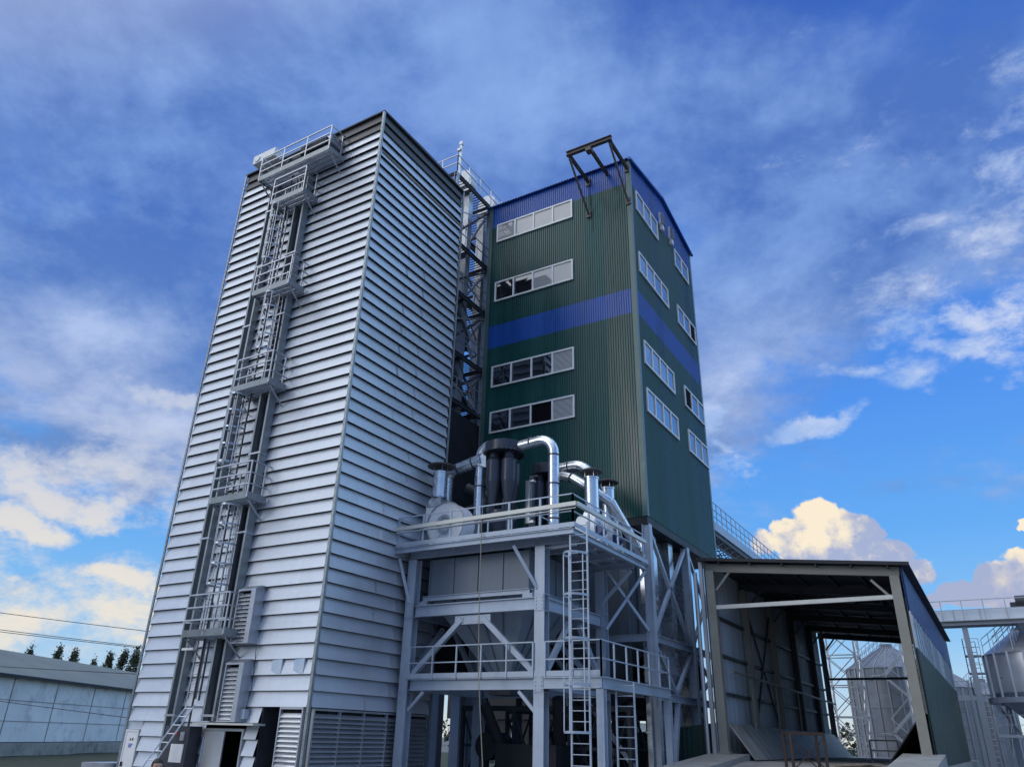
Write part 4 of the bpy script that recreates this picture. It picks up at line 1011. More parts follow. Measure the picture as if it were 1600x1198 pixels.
# =================================================================== BACKGROUND SILOS
def silo(x, y, r, ze, zt, label, nrib=24, group='galvanised grain silos'):
    t = thing('grain_silo', label, 'silo', (x, y, 0), group)
    m = MB(); prof = []
    z = 0.
    while z < ze: 
        prof += [(r, z), (r + .02, z + .25), (r, z + .5)]; z += .5
    m.rev((x, y, 0), [(r, 0), (r, ze)], 48)
    for zz in range(1, int(ze), 2): m.rev((x, y, zz), [(r, 0), (r + .03, .02), (r + .03, .08), (r, .1)], 48)
    m.build('silo_wall', M['silo'], t)
    m = MB()
    for k in range(nrib):
        q = 2 * PI * k / nrib; m.beam((x + (r + .05) * math.cos(q), y + (r + .05) * math.sin(q), 0), (x + (r + .05) * math.cos(q), y + (r + .05) * math.sin(q), ze), .1, .1)
    m.build('silo_ribs', M['galv'], t)
    m = MB(); m.rev((x, y, 0), [(r + .12, ze - .05), (.5, zt), (.5, zt + .3), (.001, zt + .35)], 24, False); m.build('silo_roof', M['silo'], t)
    m = MB()
    for k in range(24):
        q = 2 * PI * k / 24; m.beam((x + (r + .1) * math.cos(q), y + (r + .1) * math.sin(q), ze), (x + .5 * math.cos(q), y + .5 * math.sin(q), zt + .03), .06, .06)
    m.build('roof_ribs', M['galv'], t)
    m = MB()
    q0 = R(-125)
    for s in (-.35, .35):
        ca, sa = math.cos(q0), math.sin(q0); ox, oy = -sa * s, ca * s
        p0 = Vector((x + (r + .1) * ca + ox, y + (r + .1) * sa + oy, ze)); p1 = Vector((x + .5 * ca + ox, y + .5 * sa + oy, zt))
        for h in (.5, 1.): m.beam(p0 + Vector((0, 0, h)), p1 + Vector((0, 0, h)), .04, .04)
        for k in range(7): m.beam(p0 + (p1 - p0) * k / 6, p0 + (p1 - p0) * k / 6 + Vector((0, 0, 1)), .04, .04)
    m.build('roof_stair', M['galv'], t)
    return t
silo(11.6, 53.5, 3.3, 8.0, 9.7, 'broad galvanised silo seen through the far end of the open shed')
silo(15.2, 60, 2.3, 7.0, 8.2, 'slim galvanised silo half hidden behind the rear corner of the green shed wall')
silo(17.6, 66, 2.3, 6.6, 7.8, 'farthest slim galvanised silo right of the green shed wall')
# lattice mast in front of the silo
def lattice(x, y, w, h, label, n=6):
    t = thing('lattice_mast', label, 'mast', (x, y, 0))
    m = MB(); c = [(x - w, y - w), (x + w, y - w), (x + w, y + w), (x - w, y + w)]
    for p_ in c: m.beam((*p_, 0), (*p_, h), .12, .12)
    m.build('mast_legs', M['galv_bright'], t)
    m = MB()
    for k in range(n):
        z0, z1 = h * k / n, h * (k + 1) / n
        for p_, q_ in zip(c, c[1:] + c[:1]):
            m.beam((*p_, z0), (*q_, z1), .06, .06); m.beam((*q_, z0), (*p_, z1), .06, .06); m.beam((*p_, z1), (*q_, z1), .08, .08)
    m.build('mast_bracing', M['galv_bright'], t)
    return t
lattice(9.3, 45, 1.1, 12.5, 'bright galvanised lattice mast seen through the back of the shed')
lattice(13.9, 47.5, .7, 10.5, 'slender lattice mast with stair in front of the broad silo')
t = thing('silo_stair', 'zigzag galvanised stair and landings on the front of the broad silo', 'stair', (12.6, 48.5, 0))
m = MB()
for k in range(4):
    z0 = 1.2 + k * 2.0; xa, xb = (11.6, 13.6) if k % 2 else (13.6, 11.6)
    for yy in (48.2, 48.9): m.beam((xa, yy, z0), (xb, yy, z0 + 2), .06, .18); m.beam((xa, yy, z0 + 1), (xb, yy, z0 + 3), .04, .04)
    m.box(min(xb, xb + (.8 if xb > 12.5 else -.8)), max(xb, xb + (.8 if xb > 12.5 else -.8)), 48.1, 49, z0 + 1.95, z0 + 2.03)
m.build('flight', M['galv_bright'], t)
# hopper bottomed silo on the right
hs = thing('hopper_silo', 'small silver hopper silo on dark legs at the right edge with railings on its roof', 'silo', (20.9, 37.5, 0))
x, y, r = 20.95, 38., 2.45
m = MB(); m.rev((x, y, 0), [(r, 5.3), (r, 7.5)], 40); m.build('silo_wall', M['galv_bright'], hs)
m = MB()
for k in range(18):
    q = 2 * PI * k / 18; m.beam((x + (r + .04) * math.cos(q), y + (r + .04) * math.sin(q), 5.0), (x + (r + .04) * math.cos(q), y + (r + .04) * math.sin(q), 7.5), .12, .09)
m.build('silo_ribs', M['galv'], hs)
m = MB(); m.rev((x, y, 0), [(r + .12, 7.45), (.7, 8.85), (.7, 9.0), (.001, 9.05)], 20, False); m.build('silo_roof', M['galv'], hs)
m = MB(); m.rev((x, y, 0), [(r - .02, 5.29), (.35, 3.2), (.3, 2.9)], 24); m.build('cone', M['frame'], hs)
m = MB(); m.rev((x, y, 0), [(r + .02, 4.75), (r + .25, 4.75), (r + .25, 5.05), (r + .02, 5.05)], 30, False); m.build('ring_beam', M['frame'], hs)
for k in range(6):
    q = 2 * PI * (k + .3) / 6; px, py = x + (r - .1) * math.cos(q), y + (r - .1) * math.sin(q)
    m = MB(); m.hbeam((px, py, 0), (px, py, 4.75), .28, .28, .03); m.build('leg', M['frame'], hs)
    q2 = 2 * PI * (k + 1.3) / 6; m = MB(); m.beam((px, py, 4.6), (x + (r - .1) * math.cos(q2), y + (r - .1) * math.sin(q2), 1.2), .1, .1); m.build('brace', M['galv'], hs)
m = MB()
for q0 in (R(-160), R(-135), R(-110)):
    ca, sa = math.cos(q0), math.sin(q0)
    p0 = Vector((x + (r + .1) * ca, y + (r + .1) * sa, 7.5)); p1 = Vector((x + .8 * ca, y + .8 * sa, 8.8))
    for h in (.45, .85): m.beam(p0 + Vector((0, 0, h)), p1 + Vector((0, 0, h)), .04, .04)
    for k in range(5): m.beam(p0 + (p1 - p0) * k / 4, p0 + (p1 - p0) * k / 4 + Vector((0, 0, .85)), .04, .04)
m.build('roof_railing', M['galv'], hs)
m = MB()
for z in (5.2, 6.4, 7.4):
    m.box(x - r - .95, x - r - .1, y - 1.0, y, z, z + .06); railing(m, [(x - r - .1, y - 1.0, z), (x - r - .95, y - 1., z), (x - r - .95, y, z)], 1., (1., .5), .5, .015, .035)
ladder(m, x - r - .5, y - 1.1, .5, 8.2)
m.build('access_landing', M['galv'], hs)
m = MB(); m.box(x - 2.6, x + 3, y - 3.2, y - 1.9, 2.9, 3.05); railing(m, [(x - 2.6, y - 3.2, 3.05), (x + 3, y - 3.2, 3.05)], 1., (1., .5), .8, .015, .035); m.build('walkway', M['galv'], hs)
# conveyor bridge
cb = thing('conveyor_bridge', 'pale galvanised conveyor bridge with railings above the small hopper silo', 'conveyor', (19, 36.5, 9))
by = 36.6
m = MB(); m.box(15.6, 27, by - .55, by + .55, 9.35, 10.0); m.build('trough', M['galv_bright'], cb)
m = MB(); m.hbeam((15.6, by - .62, 9.2), (27, by - .62, 9.2), .14, .26, .02); m.hbeam((15.6, by + .62, 9.2), (27, by + .62, 9.2), .14, .26, .02)
for k in range(8): m.box(16 + k * 1.4, 16.06 + k * 1.4, by - .6, by - .552, 9.35, 10.0)
m.build('side_beam', M['galv'], cb)
m = MB(); railing(m, [(15.7, by - 1.1, 9.3), (27, by - 1.1, 9.3)], 1.15, (1.15, .6), 1.1, .02, .045); m.box(15.7, 27, by - 1.12, by - .7, 9.26, 9.3); m.build('railing', M['galv'], cb)
m = MB(); m.rev((20.8, by - .2, 10.35), [(.001, 0), (.35, 0), (.35, .7), (.001, .7)], 16, True, 'x'); m.box(20.5, 21.7, by - .4, by + .4, 10.0, 10.3); m.build('drive_unit', M['frame_dark'], cb)
m = MB(); m.tube([(20.8, by, 9.2), (20.8, by + .6, 8.95)], .25, 14); m.build('spout', M['frame'], cb)
m = MB(); m.hbeam((17.85, by, 0), (17.85, by, 9.06), .3, .3, .03)
m.beam((17.4, by, 0), (17.4, by, 6.0), .1, .1); m.build('support', M['galv'], cb)
# far pale pipe bridge and clutter right
m = MB(); m.beam((14, 47, 5.5), (30, 49, 5.9), .4, .35); railing(m, [(14, 46.8, 5.6), (30, 48.8, 6.0)], 1., (1., .5), 1.2, .015, .035)
m.beam((24, 48.1, 0), (24, 48.1, 5.5), .2, .2)
tag(m.build('pipe_bridge', M['galv']), 'lower pale pipe bridge with railing behind the hopper silo', 'pipe bridge')

# =================================================================== LEFT: WAREHOUSE, TREES, WIRES
wh = thing('warehouse', 'long low whitewashed warehouse with grey green roof at the left', 'warehouse', (-52, 25, 0))
A = Vector((-44.74, 13.18, 0)); Bv = Vector((-55.51, 31.85, 0)); d = (Bv - A).normalized(); nb = Vector((-d.y, d.x, 0))
if nb.x > 0: nb = -nb
p0 = A - d * 40; p1 = Bv + d * 22; EV = 5.6; dep = 14.
m = MB(); f_ = lambda p, o, z: p + nb * o + Vector((0, 0, z))
m.hexa([f_(p0, 0, 1.0), f_(p1, 0, 1.0), f_(p1, dep, 1.0), f_(p0, dep, 1.0), f_(p0, 0, EV), f_(p1, 0, EV), f_(p1, dep, EV), f_(p0, dep, EV)])
m.build('wall', M['whwall'], wh)
m = MB(); m.hexa([f_(p0, -.08, -.3), f_(p1, -.08, -.3), f_(p1, dep, -.3), f_(p0, dep, -.3), f_(p0, -.08, .95), f_(p1, -.08, .95), f_(p1, dep, .95), f_(p0, dep, .95)]); m.build('plinth', M['whbase'], wh)
m = MB()
RZ = 8.1; ro = 7.
m.hexa([f_(p0, -.5, EV - .12), f_(p1, -.5, EV - .12), f_(p1, ro, RZ - .1), f_(p0, ro, RZ - .1), f_(p0, -.5, EV + .06), f_(p1, -.5, EV + .06), f_(p1, ro, RZ + .05), f_(p0, ro, RZ + .05)])
m.hexa([f_(p0, ro + .01, RZ - .1), f_(p1, ro + .01, RZ - .1), f_(p1, dep + .5, EV - .1), f_(p0, dep + .5, EV - .1), f_(p0, ro + .01, RZ + .05), f_(p1, ro + .01, RZ + .05), f_(p1, dep + .5, EV + .08), f_(p0, dep + .5, EV + .08)])
m.build('roof', M['whroof'], wh)
m = MB(); m.beam(f_(p0, -.53, EV - .07), f_(p1, -.53, EV - .07), .05, .2)
m.build('eaves_edge', M['deep'], wh)
m = MB()
k = 0.
while k < (p1 - p0).length:
    p_ = p0 + d * k; m.beam(f_(p_, -.02, 1.0), f_(p_, -.02, EV - .15), .05, .05); k += 6.
for z in (2.45, 3.9):
    m.beam(f_(p0, -.015, z), f_(p1, -.015, z), .05, .035)
m.build('wall_joints', M['whbase'], wh)
# trees behind
def tree(x, y, h, w, label, seed, slim=True):
    rnd = random.Random(seed)
    t = thing('poplar_tree', label, 'tree', (x, y, 0), 'trees behind the warehouse')
    m = MB(); m.tube([(x, y, 0), (x + .1, y, h * .5), (x, y, h * .95)], [.25, .15, .03], 7)
    for k in range(14):
        z = h * rnd.uniform(.25, .9); a_ = rnd.uniform(0, 2 * PI); L = w * (1 - z / h) * .9 + .3
        m.tube([(x, y, z), (x + math.cos(a_) * L * .6, y + math.sin(a_) * L * .6, z + L * .9)], [.06, .02], 5)
    m.build('trunk', M['bark'], t)
    m = MB()
    for k in range(90):
        zz = rnd.random() ** .8 * .9 + .1; prof = w * min(1., (1.04 - zz) * 2.0) * (.35 + .6 * rnd.random())
        a_ = rnd.uniform(0, 2 * PI); c = Vector((x + math.cos(a_) * prof, y + math.sin(a_) * prof, zz * h * .97))
        for j in range(55):
            o = Vector((rnd.gauss(0, .16), rnd.gauss(0, .16), rnd.gauss(.1, .34))); p_ = c + o
            u = Vector((rnd.uniform(-1, 1), rnd.uniform(-1, 1), rnd.uniform(-.3, 1))).normalized() * .11
            v_ = u.cross(Vector((rnd.uniform(-1, 1), rnd.uniform(-1, 1), rnd.uniform(-1, 1)))).normalized() * .07
            m.quad(p_ - u, p_ - v_, p_ + u, p_ + v_)
    m.build('crown', M['leaf'], t)
tl = ['leftmost poplar behind the warehouse roof', 'low bush like tree just left of the leftmost poplar', 'second poplar from the left behind the warehouse roof', 'poplar right of the second with a forked top', 'tiny tree top in the gap behind the warehouse roof',
      'rounded tree behind the warehouse roof left of the tower trees', 'tall poplar beside the tree nearest the silver tower', 'tree behind the warehouse nearest the silver tower']
for i, (x, y, h, w) in enumerate(((-84.3, 36, 11.2, 1.6), (-86.0, 35.0, 10.1, .8), (-81.2, 37.9, 11.1, 1.6), (-79.5, 39, 10.8, 1.9), (-77.6, 40.5, 9.8, .5), (-75.9, 41.4, 10.5, 2.2), (-74.4, 42.4, 11.0, 1.7), (-72.8, 42.9, 11.4, 1.6))):
    tree(x, y, h, w, tl[i], 100 + i)
# far tree line and pale far buildings
rnd = random.Random(5); m = MB()
for k in range(420):
    a_ = R(rnd.uniform(20, 175)); D_ = rnd.uniform(190, 230); c = Vector((10 + D_ * math.cos(a_), D_ * math.sin(a_) - 10, rnd.uniform(.5, 5.0)))
    for j in range(40):
        p_ = c + Vector((rnd.gauss(0, 2.2), rnd.gauss(0, 2.2), rnd.gauss(0, .9)))
        u = Vector((rnd.uniform(-1, 1), rnd.uniform(-1, 1), rnd.uniform(-1, 1))).normalized() * .7; v_ = u.cross(Vector((rnd.uniform(-1, 1), rnd.uniform(-1, 1), rnd.uniform(-1, 1)))).normalized() * .5
        m.quad(p_ - u, p_ - v_, p_ + u, p_ + v_)
o = m.build('far_treeline', M['leaf2'], None, 'low distant trees along the horizon', 'stuff')
o['category'] = 'trees'
t = thing('far_building', 'pale low building glimpsed under the green building near the fence', 'building', (0, 60, 0))
m = MB(); m.box(-30, 4, 60, 70, 0, 2.9); m.build('wall', M['farwall'], t)
m = MB(); m.hexa([(-30.4, 59.6, 2.91), (4.4, 59.6, 2.91), (4.4, 70.4, 2.91), (-30.4, 70.4, 2.91), (-30, 64.5, 4.0), (4, 64.5, 4.0), (4, 65.5, 4.0), (-30, 65.5, 4.0)]); m.build('roof', M['whroof'], t)
# overhead wires
def wire(p, q, sag, label, r=.018):
    p = Vector(p); q = Vector(q); e = (q - p)
    p = p - e * 2.2; q = q + e * 2.0
    pts = [p + (q - p) * k / 24 + Vector((0, 0, -4 * sag * (k / 24) * (1 - k / 24) + 4 * sag * .25)) for k in range(25)]
    m = MB(); m.tube(pts, r, 6); tag(m.build('overhead_wire', M['cable']), label, 'wire', 'overhead wires at the left')
wire((-25.77, 2.67, 7.53), (-19.26, 7.01, 6.83), .25, 'topmost thin wire crossing the sky left of the tower')
wire((-25.95, 3.01, 6.72), (-19.86, 7.06, 6.1), .25, 'upper of the close pair of wires just above the trees')
wire((-25.97, 3.05, 6.62), (-19.86, 7.1, 6.04), .25, 'lower of the close pair of wires just above the trees')
wire((-26.33, 3.74, 4.96), (-20.06, 7.66, 4.77), .1, 'dark wire crossing in front of the warehouse roof')
wire((-26.69, 4.43, 3.3), (-21.04, 8.21, 2.67), .15, 'dark wire crossing in front of the warehouse wall')
# scrap pile bottom left
rnd = random.Random(11); m = MB()
sc_ = Vector((-1.9, -8.6, 0))
sc_ = Vector((-12.5, -2.6, 0))
for k in range(26):
    c = sc_ + Vector((rnd.uniform(-2.6, 2.6), rnd.uniform(-1.4, 1.4), 0)); c.z = .1 + .75 * max(0, 1 - (c - sc_).length / 2.6) * rnd.random()
    a_ = rnd.uniform(0, PI); u = Vector((math.cos(a_), math.sin(a_), rnd.uniform(-.25, .25))) * rnd.uniform(.5, 1.1)
    m.beam(c - u, c + u, rnd.uniform(.2, .6), .03)
tag(m.build('scrap_pile', M['galv']), 'heap of crumpled grey sheet offcuts on the grass at lower left', 'scrap pile')

# =================================================================== PERSON
pe = thing('person', 'dark haired person in navy workwear passing in front of the silver tower foot', 'person', (7.05, -10.33, 0))
px, py = 7.05, -10.33
bm_pts = {'pel': (0, 0, .93), 'spi': (0, .02, 1.12), 'che': (0, .02, 1.32), 'nek': (0, 0, 1.47), 'hed': (.0, -.03, 1.56),
          'lh': (.1, 0, .88), 'lk': (.12, -.12, .48), 'la': (.12, -.02, .07), 'lt': (.12, -.2, .04), 'rh': (-.1, 0, .88), 'rk': (-.11, .05, .48), 'ra': (-.11, .25, .1), 'rt': (-.11, .1, .03),
          'ls': (.19, .02, 1.4), 'le': (.25, .1, 1.13), 'lw': (.24, -.05, .9), 'lf': (.23, -.1, .8), 'rs': (-.19, .02, 1.4), 're': (-.25, -.04, 1.13), 'rw': (-.23, -.2, .93), 'rf': (-.22, -.26, .84)}
rad = {'pel': .15, 'spi': .135, 'che': .15, 'nek': .06, 'hed': .06, 'lh': .095, 'lk': .065, 'la': .045, 'lt': .04, 'rh': .095, 'rk': .065, 'ra': .045, 'rt': .04, 'ls': .065, 'le': .048, 'lw': .033, 'lf': .035, 'rs': .065, 're': .048, 'rw': .033, 'rf': .035}
ed = [('pel', 'spi'), ('spi', 'che'), ('che', 'nek'), ('nek', 'hed'), ('pel', 'lh'), ('lh', 'lk'), ('lk', 'la'), ('la', 'lt'), ('pel', 'rh'), ('rh', 'rk'), ('rk', 'ra'), ('ra', 'rt'), ('che', 'ls'), ('ls', 'le'), ('le', 'lw'), ('lw', 'lf'), ('che', 'rs'), ('rs', 're'), ('re', 'rw'), ('rw', 'rf')]
keys = list(bm_pts)
me = bpy.data.meshes.new('body'); me.from_pydata([bm_pts[k] for k in keys], [(keys.index(a), keys.index(b)) for a, b in ed], [])
bo = bpy.data.objects.new('body', me); COL.objects.link(bo); bo.parent = pe
bo.rotation_euler.z = R(70)
sk = bo.modifiers.new('Skin', 'SKIN'); bo.modifiers.new('Sub', 'SUBSURF').render_levels = 2
for i, k in enumerate(keys):
    v_ = me.skin_vertices[0].data[i]; v_.radius = (rad[k], rad[k]); v_.use_root = (k == 'pel'); v_.use_loose = False
me.materials.append(M['shirt'])
def blob(name, mt, c, s, fn=None, n=20, parent=pe):
    vs = []; fs = []
    for i in range(n + 1):
        for j in range(n):
            a_ = PI * i / n; b_ = 2 * PI * j / n
            v_ = Vector((math.sin(a_) * math.cos(b_), math.sin(a_) * math.sin(b_), math.cos(a_)))
            if fn: v_ = fn(v_)
            vs.append((c[0] + v_.x * s[0], c[1] + v_.y * s[1], c[2] + v_.z * s[2]))
    fs = [(i * n + j, (i + 1) * n + j, (i + 1) * n + (j + 1) % n, i * n + (j + 1) % n) for i in range(n) for j in range(n)]
    m = MB(); m.add(vs, fs, True)
    o = bpy.data.objects.new(name, bpy.data.meshes.new(name)); o.data.from_pydata(m.v, [], m.f); o.data.polygons.foreach_set('use_smooth', m.sm); o.data.materials.append(M[mt]); COL.objects.link(o); o.parent = parent
    o.rotation_euler.z = R(70)
    return o
def headfn(v):
    v = v.copy()
    if v.z < 0: v.x *= 1 + .28 * v.z; v.y *= 1 + .12 * v.z
    if v.y < -.8 and abs(v.x) < .25: v.y -= .16 * (1 - abs(v.x) / .25) * max(0, 1 - abs(v.z + .12) / .3)    # nose
    if v.y < -.6 and .2 < abs(v.x) < .5 and .0 < v.z < .25: v.y += .07                                          # eye sockets
    return v
blob('head', 'skin', (0, -.03, 1.645), (.078, .1, .118), headfn, 32)
def hairfn(v):
    v = v.copy()
    if v.y < -.35 and v.z < .42: v *= .86
    if v.z < -.3: v *= .82
    return v * (1 + .05 * noise.noise(v * 7))
blob('hair', 'hair', (0, -.022, 1.665), (.086, .106, .110), hairfn, 36)
for s_ in (-1, 1):
    blob('ear', 'skin', (s_ * .08, -.02, 1.635), (.014, .026, .036), None, 10); blob('eye', 'ink', (s_ * .03, -.118, 1.655), (.011, .008, .008), None, 8)
blob('mouth', 'red', (0, -.12, 1.585), (.022, .008, .006), None, 8)
hands = MB()
for hx, hy_, hz_, sg in ((.225, -.12, .77, 1), (-.215, -.28, .81, -1)):
    hands.tube([(hx, hy_ + .03, hz_ + .05), (hx, hy_, hz_), (hx, hy_ - .015, hz_ - .04)], [.028, .038, .034], 10)
    for k in range(4):
        fx = hy_ - .03 + k * .018; L = (.062, .075, .072, .055)[k]
        hands.tube([(hx, fx, hz_ - .03), (hx - sg * .008, fx - .004, hz_ - .03 - L * .5), (hx - sg * .025, fx - .004, hz_ - .03 - L)], [.0095, .009, .006], 7)
    hands.tube([(hx, hy_ - .03, hz_ + .01), (hx - sg * .02, hy_ - .055, hz_ - .02), (hx - sg * .025, hy_ - .06, hz_ - .045)], [.011, .010, .007], 7)
o = bpy.data.objects.new('hands', bpy.data.meshes.new('hands')); o.data.from_pydata(hands.v, [], hands.f); o.data.materials.append(M['skin']); COL.objects.link(o); o.parent = pe; o.rotation_euler.z = R(70)

# =================================================================== CAMERA
cam = bpy.data.cameras.new('camera'); co = bpy.data.objects.new('camera', cam); COL.objects.link(co); scene.camera = co
FW = Vector((-0.47073416, 0.77356375, 0.42427406)); RT = Vector((0.8599193, 0.50984124, 0.02450935)); UP = Vector((0.19735287, -0.37637884, 0.90520209))
mw = Matrix((( RT.x, UP.x, -FW.x, 18.75623848), (RT.y, UP.y, -FW.y, -19.02193261), (RT.z, UP.z, -FW.z, 2.2), (0, 0, 0, 1)))
co.matrix_world = mw
cam.sensor_width = 36; cam.lens = 36 * 1180.9755 / 1600; cam.clip_end = 5000; cam.clip_start = .1

# =================================================================== LIGHT AND SKY
SUN_EL = R(17); sd_ = Vector((-.42, -.86, 0)).normalized() * math.cos(SUN_EL) + Vector((0, 0, math.sin(SUN_EL)))   # towards the sun
sun = bpy.data.lights.new('sun', 'SUN'); so = bpy.data.objects.new('sun', sun); COL.objects.link(so)
sun.energy = .5; sun.angle = R(20); sun.color = (1, .97, .93)
so.rotation_euler = (-sd_).to_track_quat('-Z', 'Y').to_euler()
so.location = (0, -40, 60)

world = bpy.data.worlds.new('World'); scene.world = world; world.use_nodes = True
nt = world.node_tree; N = nt.nodes; Lk = nt.links; bg = N['Background']; bg.inputs[1].default_value = .1
def nd(t, **k):
    n_ = N.new(t)
    for a_, v_ in k.items(): setattr(n_, a_, v_)
    return n_
def sock(n_, i, v_):
    if hasattr(v_, 'is_output') or isinstance(v_, bpy.types.NodeSocket): Lk.new(v_, n_.inputs[i])
    else: n_.inputs[i].default_value = v_
def mth(op, a_, b_=None, c_=None, clamp=False):
    n_ = nd('ShaderNodeMath', operation=op, use_clamp=clamp); sock(n_, 0, a_)
    if b_ is not None: sock(n_, 1, b_)
    if c_ is not None: sock(n_, 2, c_)
    return n_.outputs[0]
def vec(op, a_, b_=None, out=0):
    n_ = nd('ShaderNodeVectorMath', operation=op); sock(n_, 0, a_)
    if b_ is not None: sock(n_, 1, b_)
    return n_.outputs['Value'] if op in ('LENGTH', 'DOT_PRODUCT', 'DISTANCE') else n_.outputs[0]
def sstep(v_, a_, b_, lo=0., hi=1.):
    n_ = nd('ShaderNodeMapRange', interpolation_type='SMOOTHSTEP'); sock(n_, 0, v_)
    n_.inputs[1].default_value = a_; n_.inputs[2].default_value = b_; n_.inputs[3].default_value = lo; n_.inputs[4].default_value = hi
    return n_.outputs[0]
def mix(f_, a_, b_):
    n_ = nd('ShaderNodeMix', data_type='RGBA'); sock(n_, 0, f_)
    for i, c in ((6, a_), (7, b_)):
        if isinstance(c, tuple): n_.inputs[i].default_value = (*c, 1)
        else: Lk.new(c, n_.inputs[i])
    return n_.outputs[2]
def fbm(v_, scale, det=8, rough=.58, dist=0.):
    n_ = nd('ShaderNodeTexNoise'); Lk.new(v_, n_.inputs['Vector']); n_.inputs['Scale'].default_value = scale; n_.inputs['Detail'].default_value = det
    n_.inputs['Roughness'].default_value = rough; n_.inputs['Distortion'].default_value = dist
    return n_.outputs[0]
geo = nd('ShaderNodeTexCoord'); dirv = vec('NORMALIZE', geo.outputs['Generated'])
dx = vec('DOT_PRODUCT', dirv, (.85426267, .5198416, 0)); dy = vec('DOT_PRODUCT', dirv, (-.5198416, .85426267, 0))
sp = nd('ShaderNodeSeparateXYZ'); Lk.new(dirv, sp.inputs[0]); dz = sp.outputs[2]
u0 = mth('ARCTAN2', dx, dy); v0 = mth('ARCSINE', dz)
cb_ = nd('ShaderNodeCombineXYZ'); Lk.new(u0, cb_.inputs[0]); Lk.new(v0, cb_.inputs[1]); uv0 = cb_.outputs[0]
def warp(amp, scale, seed):
    n_ = nd('ShaderNodeTexNoise'); Lk.new(vec('ADD', dirv, (seed, 0, 0)), n_.inputs['Vector']); n_.inputs['Scale'].default_value = scale; n_.inputs['Detail'].default_value = 6; n_.inputs['Roughness'].default_value = .6
    return vec('ADD', uv0, vec('MULTIPLY', vec('SUBTRACT', n_.outputs[1], (.5, .5, .5)), (amp, amp * .6, 0)))
uvc = warp(.10, 9., 3.1); uvw = warp(.20, 7., 7.7); uvd = warp(.34, 3.2, 1.3)
def blobs(uv, lst, r1=1.6):
    tot = None
    for (cu, cv, su, sv, w_) in lst:
        l_ = vec('LENGTH', vec('MULTIPLY', vec('SUBTRACT', uv, (cu, cv, 0)), (1 / su, 1 / sv, 0)))
        s_ = sstep(l_, 0., r1, w_, 0.)
        tot = s_ if tot is None else mth('MAXIMUM', tot, s_)
    return tot
CUM = [(0.394, 0.248, 0.054, 0.038, 1), (0.355, 0.235, 0.031, 0.028, 0.9), (0.436, 0.234, 0.042, 0.033, 0.95), (0.467, 0.208, 0.04, 0.022, 0.7), (0.319, 0.226, 0.031, 0.023, 0.6), (0.48, 0.183, 0.058, 0.026, 0.75), (0.406, 0.206, 0.09, 0.03, 0.9), (0.573, 0.17, 0.035, 0.03, 0.95), (0.534, 0.159, 0.037, 0.02, 0.8), (0.61, 0.227, 0.01, 0.009, 0.9), (0.596, 0.191, 0.023, 0.02, 0.7), (0.5, 0.15, 0.044, 0.017, 0.6), (0.4, 0.162, 0.082, 0.022, 0.5)]
WISP = [(0.381, 0.371, 0.058, 0.013, 1), (0.425, 0.374, 0.038, 0.011, 0.9), (0.539, 0.414, 0.055, 0.018, 0.75), (0.601, 0.435, 0.051, 0.018, 0.9), (0.647, 0.453, 0.037, 0.025, 0.9), (0.651, 0.518, 0.038, 0.027, 0.55), (0.586, 0.461, 0.096, 0.021, 0.5), (0.476, 0.421, 0.044, 0.009, 0.6), (0.291, 0.342, 0.021, 0.008, 0.8), (0.279, 0.376, 0.019, 0.021, 0.9), (0.684, 0.603, 0.05, 0.03, 0.6), (0.71, 0.679, 0.07, 0.035, 0.5), (0.64, 0.56, 0.12, 0.05, 0.45), (0.56, 0.50, 0.13, 0.03, 0.5), (0.66, 0.40, 0.05, 0.02, 0.6), (-0.452, 0.362, 0.045, 0.012, 0.9), (-0.558, 0.195, 0.05, 0.015, 1), (-0.534, 0.227, 0.066, 0.017, 0.9), (-0.585, 0.226, 0.037, 0.027, 0.7), (-0.456, 0.155, 0.051, 0.015, 0.95), (-0.483, 0.213, 0.062, 0.01, 0.7), (-0.534, 0.102, 0.062, 0.033, 0.7), (-0.562, 0.143, 0.036, 0.009, 0.7), (-0.55, 0.075, 0.035, 0.019, 0.7), (-0.497, 0.186, 0.033, 0.008, 0.5), (-0.50, 0.25, 0.22, 0.045, 0.62), (-0.53, 0.13, 0.16, 0.07, 0.6), (-0.46, 0.30, 0.10, 0.03, 0.6), (0.64, 0.49, 0.12, 0.07, 0.42), (0.62, 0.62, 0.2, 0.10, 0.22), (0.28, 0.36, 0.05, 0.07, 0.5)]
DECK = [(-0.513, 0.685, 0.523, 0.19, 1), (-0.607, 0.465, 0.226, 0.174, 1), (-0.071, 0.799, 0.535, 0.201, 1), (0.355, 0.701, 0.256, 0.162, 0.9), (0.552, 0.732, 0.215, 0.127, 0.6), (-0.515, 0.343, 0.164, 0.087, 0.8), (-0.553, 0.275, 0.108, 0.042, 0.6), (0.29, 0.46, 0.12, 0.13, 1), (0.40, 0.56, 0.22, 0.12, 1.1), (0.56, 0.64, 0.26, 0.15, 1), (-0.50, 0.34, 0.22, 0.10, 1.1)]
LIGHT = [(-0.538, 0.43, 0.058, 0.036, 1), (-0.529, 0.733, 0.052, 0.033, 0.7), (0.021, 0.787, 0.134, 0.051, 0.6), (-0.367, 0.79, 0.072, 0.041, 0.5), (0.318, 0.846, 0.104, 0.04, 0.6), (-0.147, 0.859, 0.141, 0.034, 0.4), (-0.683, 0.602, 0.054, 0.044, 0.4), (0.3, 0.427, 0.051, 0.065, 1), (-0.465, 0.353, 0.068, 0.03, 0.8), (0.373, 0.517, 0.099, 0.047, 0.6), (0.208, 0.757, 0.124, 0.066, 0.3)]
sky = nd('ShaderNodeTexSky', sky_type='NISHITA'); sky.sun_disc = False; sky.sun_elevation = SUN_EL
sky.sun_rotation = math.atan2(sd_.x, sd_.y); sky.altitude = 150; sky.dust_density = .6; sky.ozone_density = 2.
